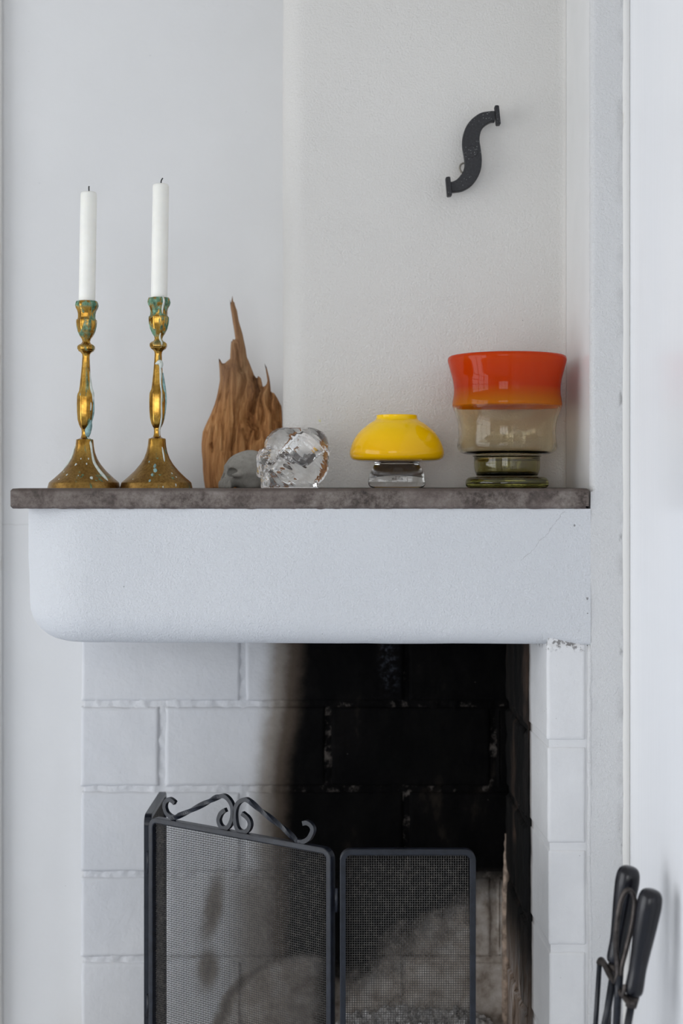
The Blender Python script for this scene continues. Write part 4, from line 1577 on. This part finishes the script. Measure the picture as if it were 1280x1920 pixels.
def tools():
    def handle_tool(name, label, Y, top, bot, rpx, foot):
        t, b = at(*top, Y), at(*bot, Y + .004)
        root = thing(name, label, 'fireplace tool', (b.x, b.y, 0), 'fireplace tools')
        off = Vector(root.location)
        ax = t - b; L = ax.length; ax.normalize()
        R = rpx * Y / F
        prof = [(0, 0), (.42, 0), (.50, .012), (.66, .03), (.74, .07), (.72, .16), (.70, .26), (.78, .42), (.90, .60), (.99, .78), (1.0, .86), (.93, .93), (.74, .975), (.42, .995), (0, 1)]
        v, f = lathe(smooth_prof([(r * R, z * L) for r, z in prof], 3), 28)
        rot = ax.to_track_quat('Z', 'Y').to_matrix()
        obj('handle', [rot @ Vector(p) + b - off for p in v], f, M_hand, root, smooth=True)
        v, f = tube([b - off, b - ax * .012 - off], [.0075, .0062], 16)
        obj('ferrule', v, f, M_wear, root, smooth=True)
        end = Vector((b.x - .030, b.y + .012, .055))
        v, f = tube([b - ax * .010 - off, b - ax * .05 - off, (b - ax * .05) * .35 + end * .65 - off, end - off], .0042, 10)
        obj('shaft', v, f, M_iron, root, smooth=True)
        e = end - off
        if foot == 'shovel':
            bm = box_bm(e.x - .045, e.x + .045, e.y - .004, e.y + .002, e.z - .05, e.z + .005, .002)
            bobj('blade', bm, M_iron, root)
        else:
            v, f = tube([e + Vector((0, 0, .004)), e - Vector((0, 0, .04))], [.014, .022], 14)
            obj('brush_head', v, f, M_hand, root, smooth=True)

    handle_tool('hearth_shovel', 'fireplace tool whose black bulbous handle rises behind the bent wire loop', 1.625, (1180, 1624), (1152, 1808), 22.5, 'shovel')
    handle_tool('hearth_brush', 'fireplace tool with a plain black bulbous handle beside the white woodwork', 1.575, (1222, 1667), (1186, 1868), 23.5, 'brush')

    # loop-handled poker
    Y = 1.592
    b = at(1160, 1832, Y)
    root = thing('fire_poker', 'iron poker with a bent loop handle standing before the black handle', 'fireplace tool', (b.x, b.y, 0), 'fireplace tools')
    off = Vector(root.location)
    lp = [(1158, 1830), (1156, 1800), (1154, 1770), (1156, 1735), (1161, 1700), (1168, 1678), (1176, 1669), (1184, 1673), (1189, 1688), (1188, 1710), (1182, 1745), (1172, 1785), (1165, 1812), (1163, 1834)]
    path = [at(*p, Y) - off for p in lp]
    v, f = tube(catmull(path, 6), .0030, 10, up=Vector((0, 1, 0)))
    obj('loop_handle', v, f, M_wear, root, smooth=True)
    end = Vector((b.x - .028, b.y + .01, .05)) - off
    v, f = tube([at(1161, 1828, Y) - off, at(1158, 1870, Y) - off, end], [.0046, .0044, .004], 10)
    obj('shaft', v, f, M_iron, root, smooth=True)
    v, f = tube([end, end - Vector((0, 0, .03))], [.004, .0012], 10)
    obj('tip', v, f, M_iron, root, smooth=True)

    # stand: rod, slanting hook bar and round foot
    Y = 1.60
    c = at(1136, 1920, Y)
    root = thing('tool_stand', 'thin black iron stand with a slanting hook bar carrying the fireplace tools', 'tool stand', (c.x, c.y, 0))
    off = Vector(root.location)
    v, f = lathe([(0, 0), (.075, 0), (.078, .004), (.07, .010), (.015, .016), (0, .016)], 36)
    obj('base', v, f, M_iron, root, smooth=True)
    v, f = tube([at(1150, 1838, 1.60) - off, at(1132, 1925, 1.60) - off, Vector((-.004, 0, .30)), Vector((0, 0, .012))], .0038, 10)
    obj('pole', v, f, M_iron, root, smooth=True)
    v, f = tube([at(1124, 1802, 1.645) - off, at(1116, 1925, 1.645) - off, Vector((-.012, .04, .30)), Vector((-.010, .038, .010))], .0030, 10)
    obj('pole', v, f, M_iron, root, smooth=True)
    hb = catmull([at(1123, 1806, 1.645) - off, at(1127, 1800, 1.64) - off, at(1134, 1810, 1.63) - off, at(1143, 1828, 1.615) - off, at(1156, 1848, 1.598) - off, at(1168, 1866, 1.582) - off, at(1180, 1880, 1.566) - off, at(1189, 1882, 1.558) - off], 5)
    v, f = tube(hb, .0037, 10)
    obj('hook_bar', v, f, M_wear, root, smooth=True)
    for (px, py, Y) in ((1146, 1834, 1.600), (1160, 1858, 1.585)):
        p = at(px, py, Y) - off
        v, f = tube(catmull([p, p + Vector((.002, -.006, -.003)), p + Vector((.004, -.009, .004)), p + Vector((.005, -.008, .010))], 4), .0022, 8)
        obj('hook', v, f, M_wear, root, smooth=True)


tools()
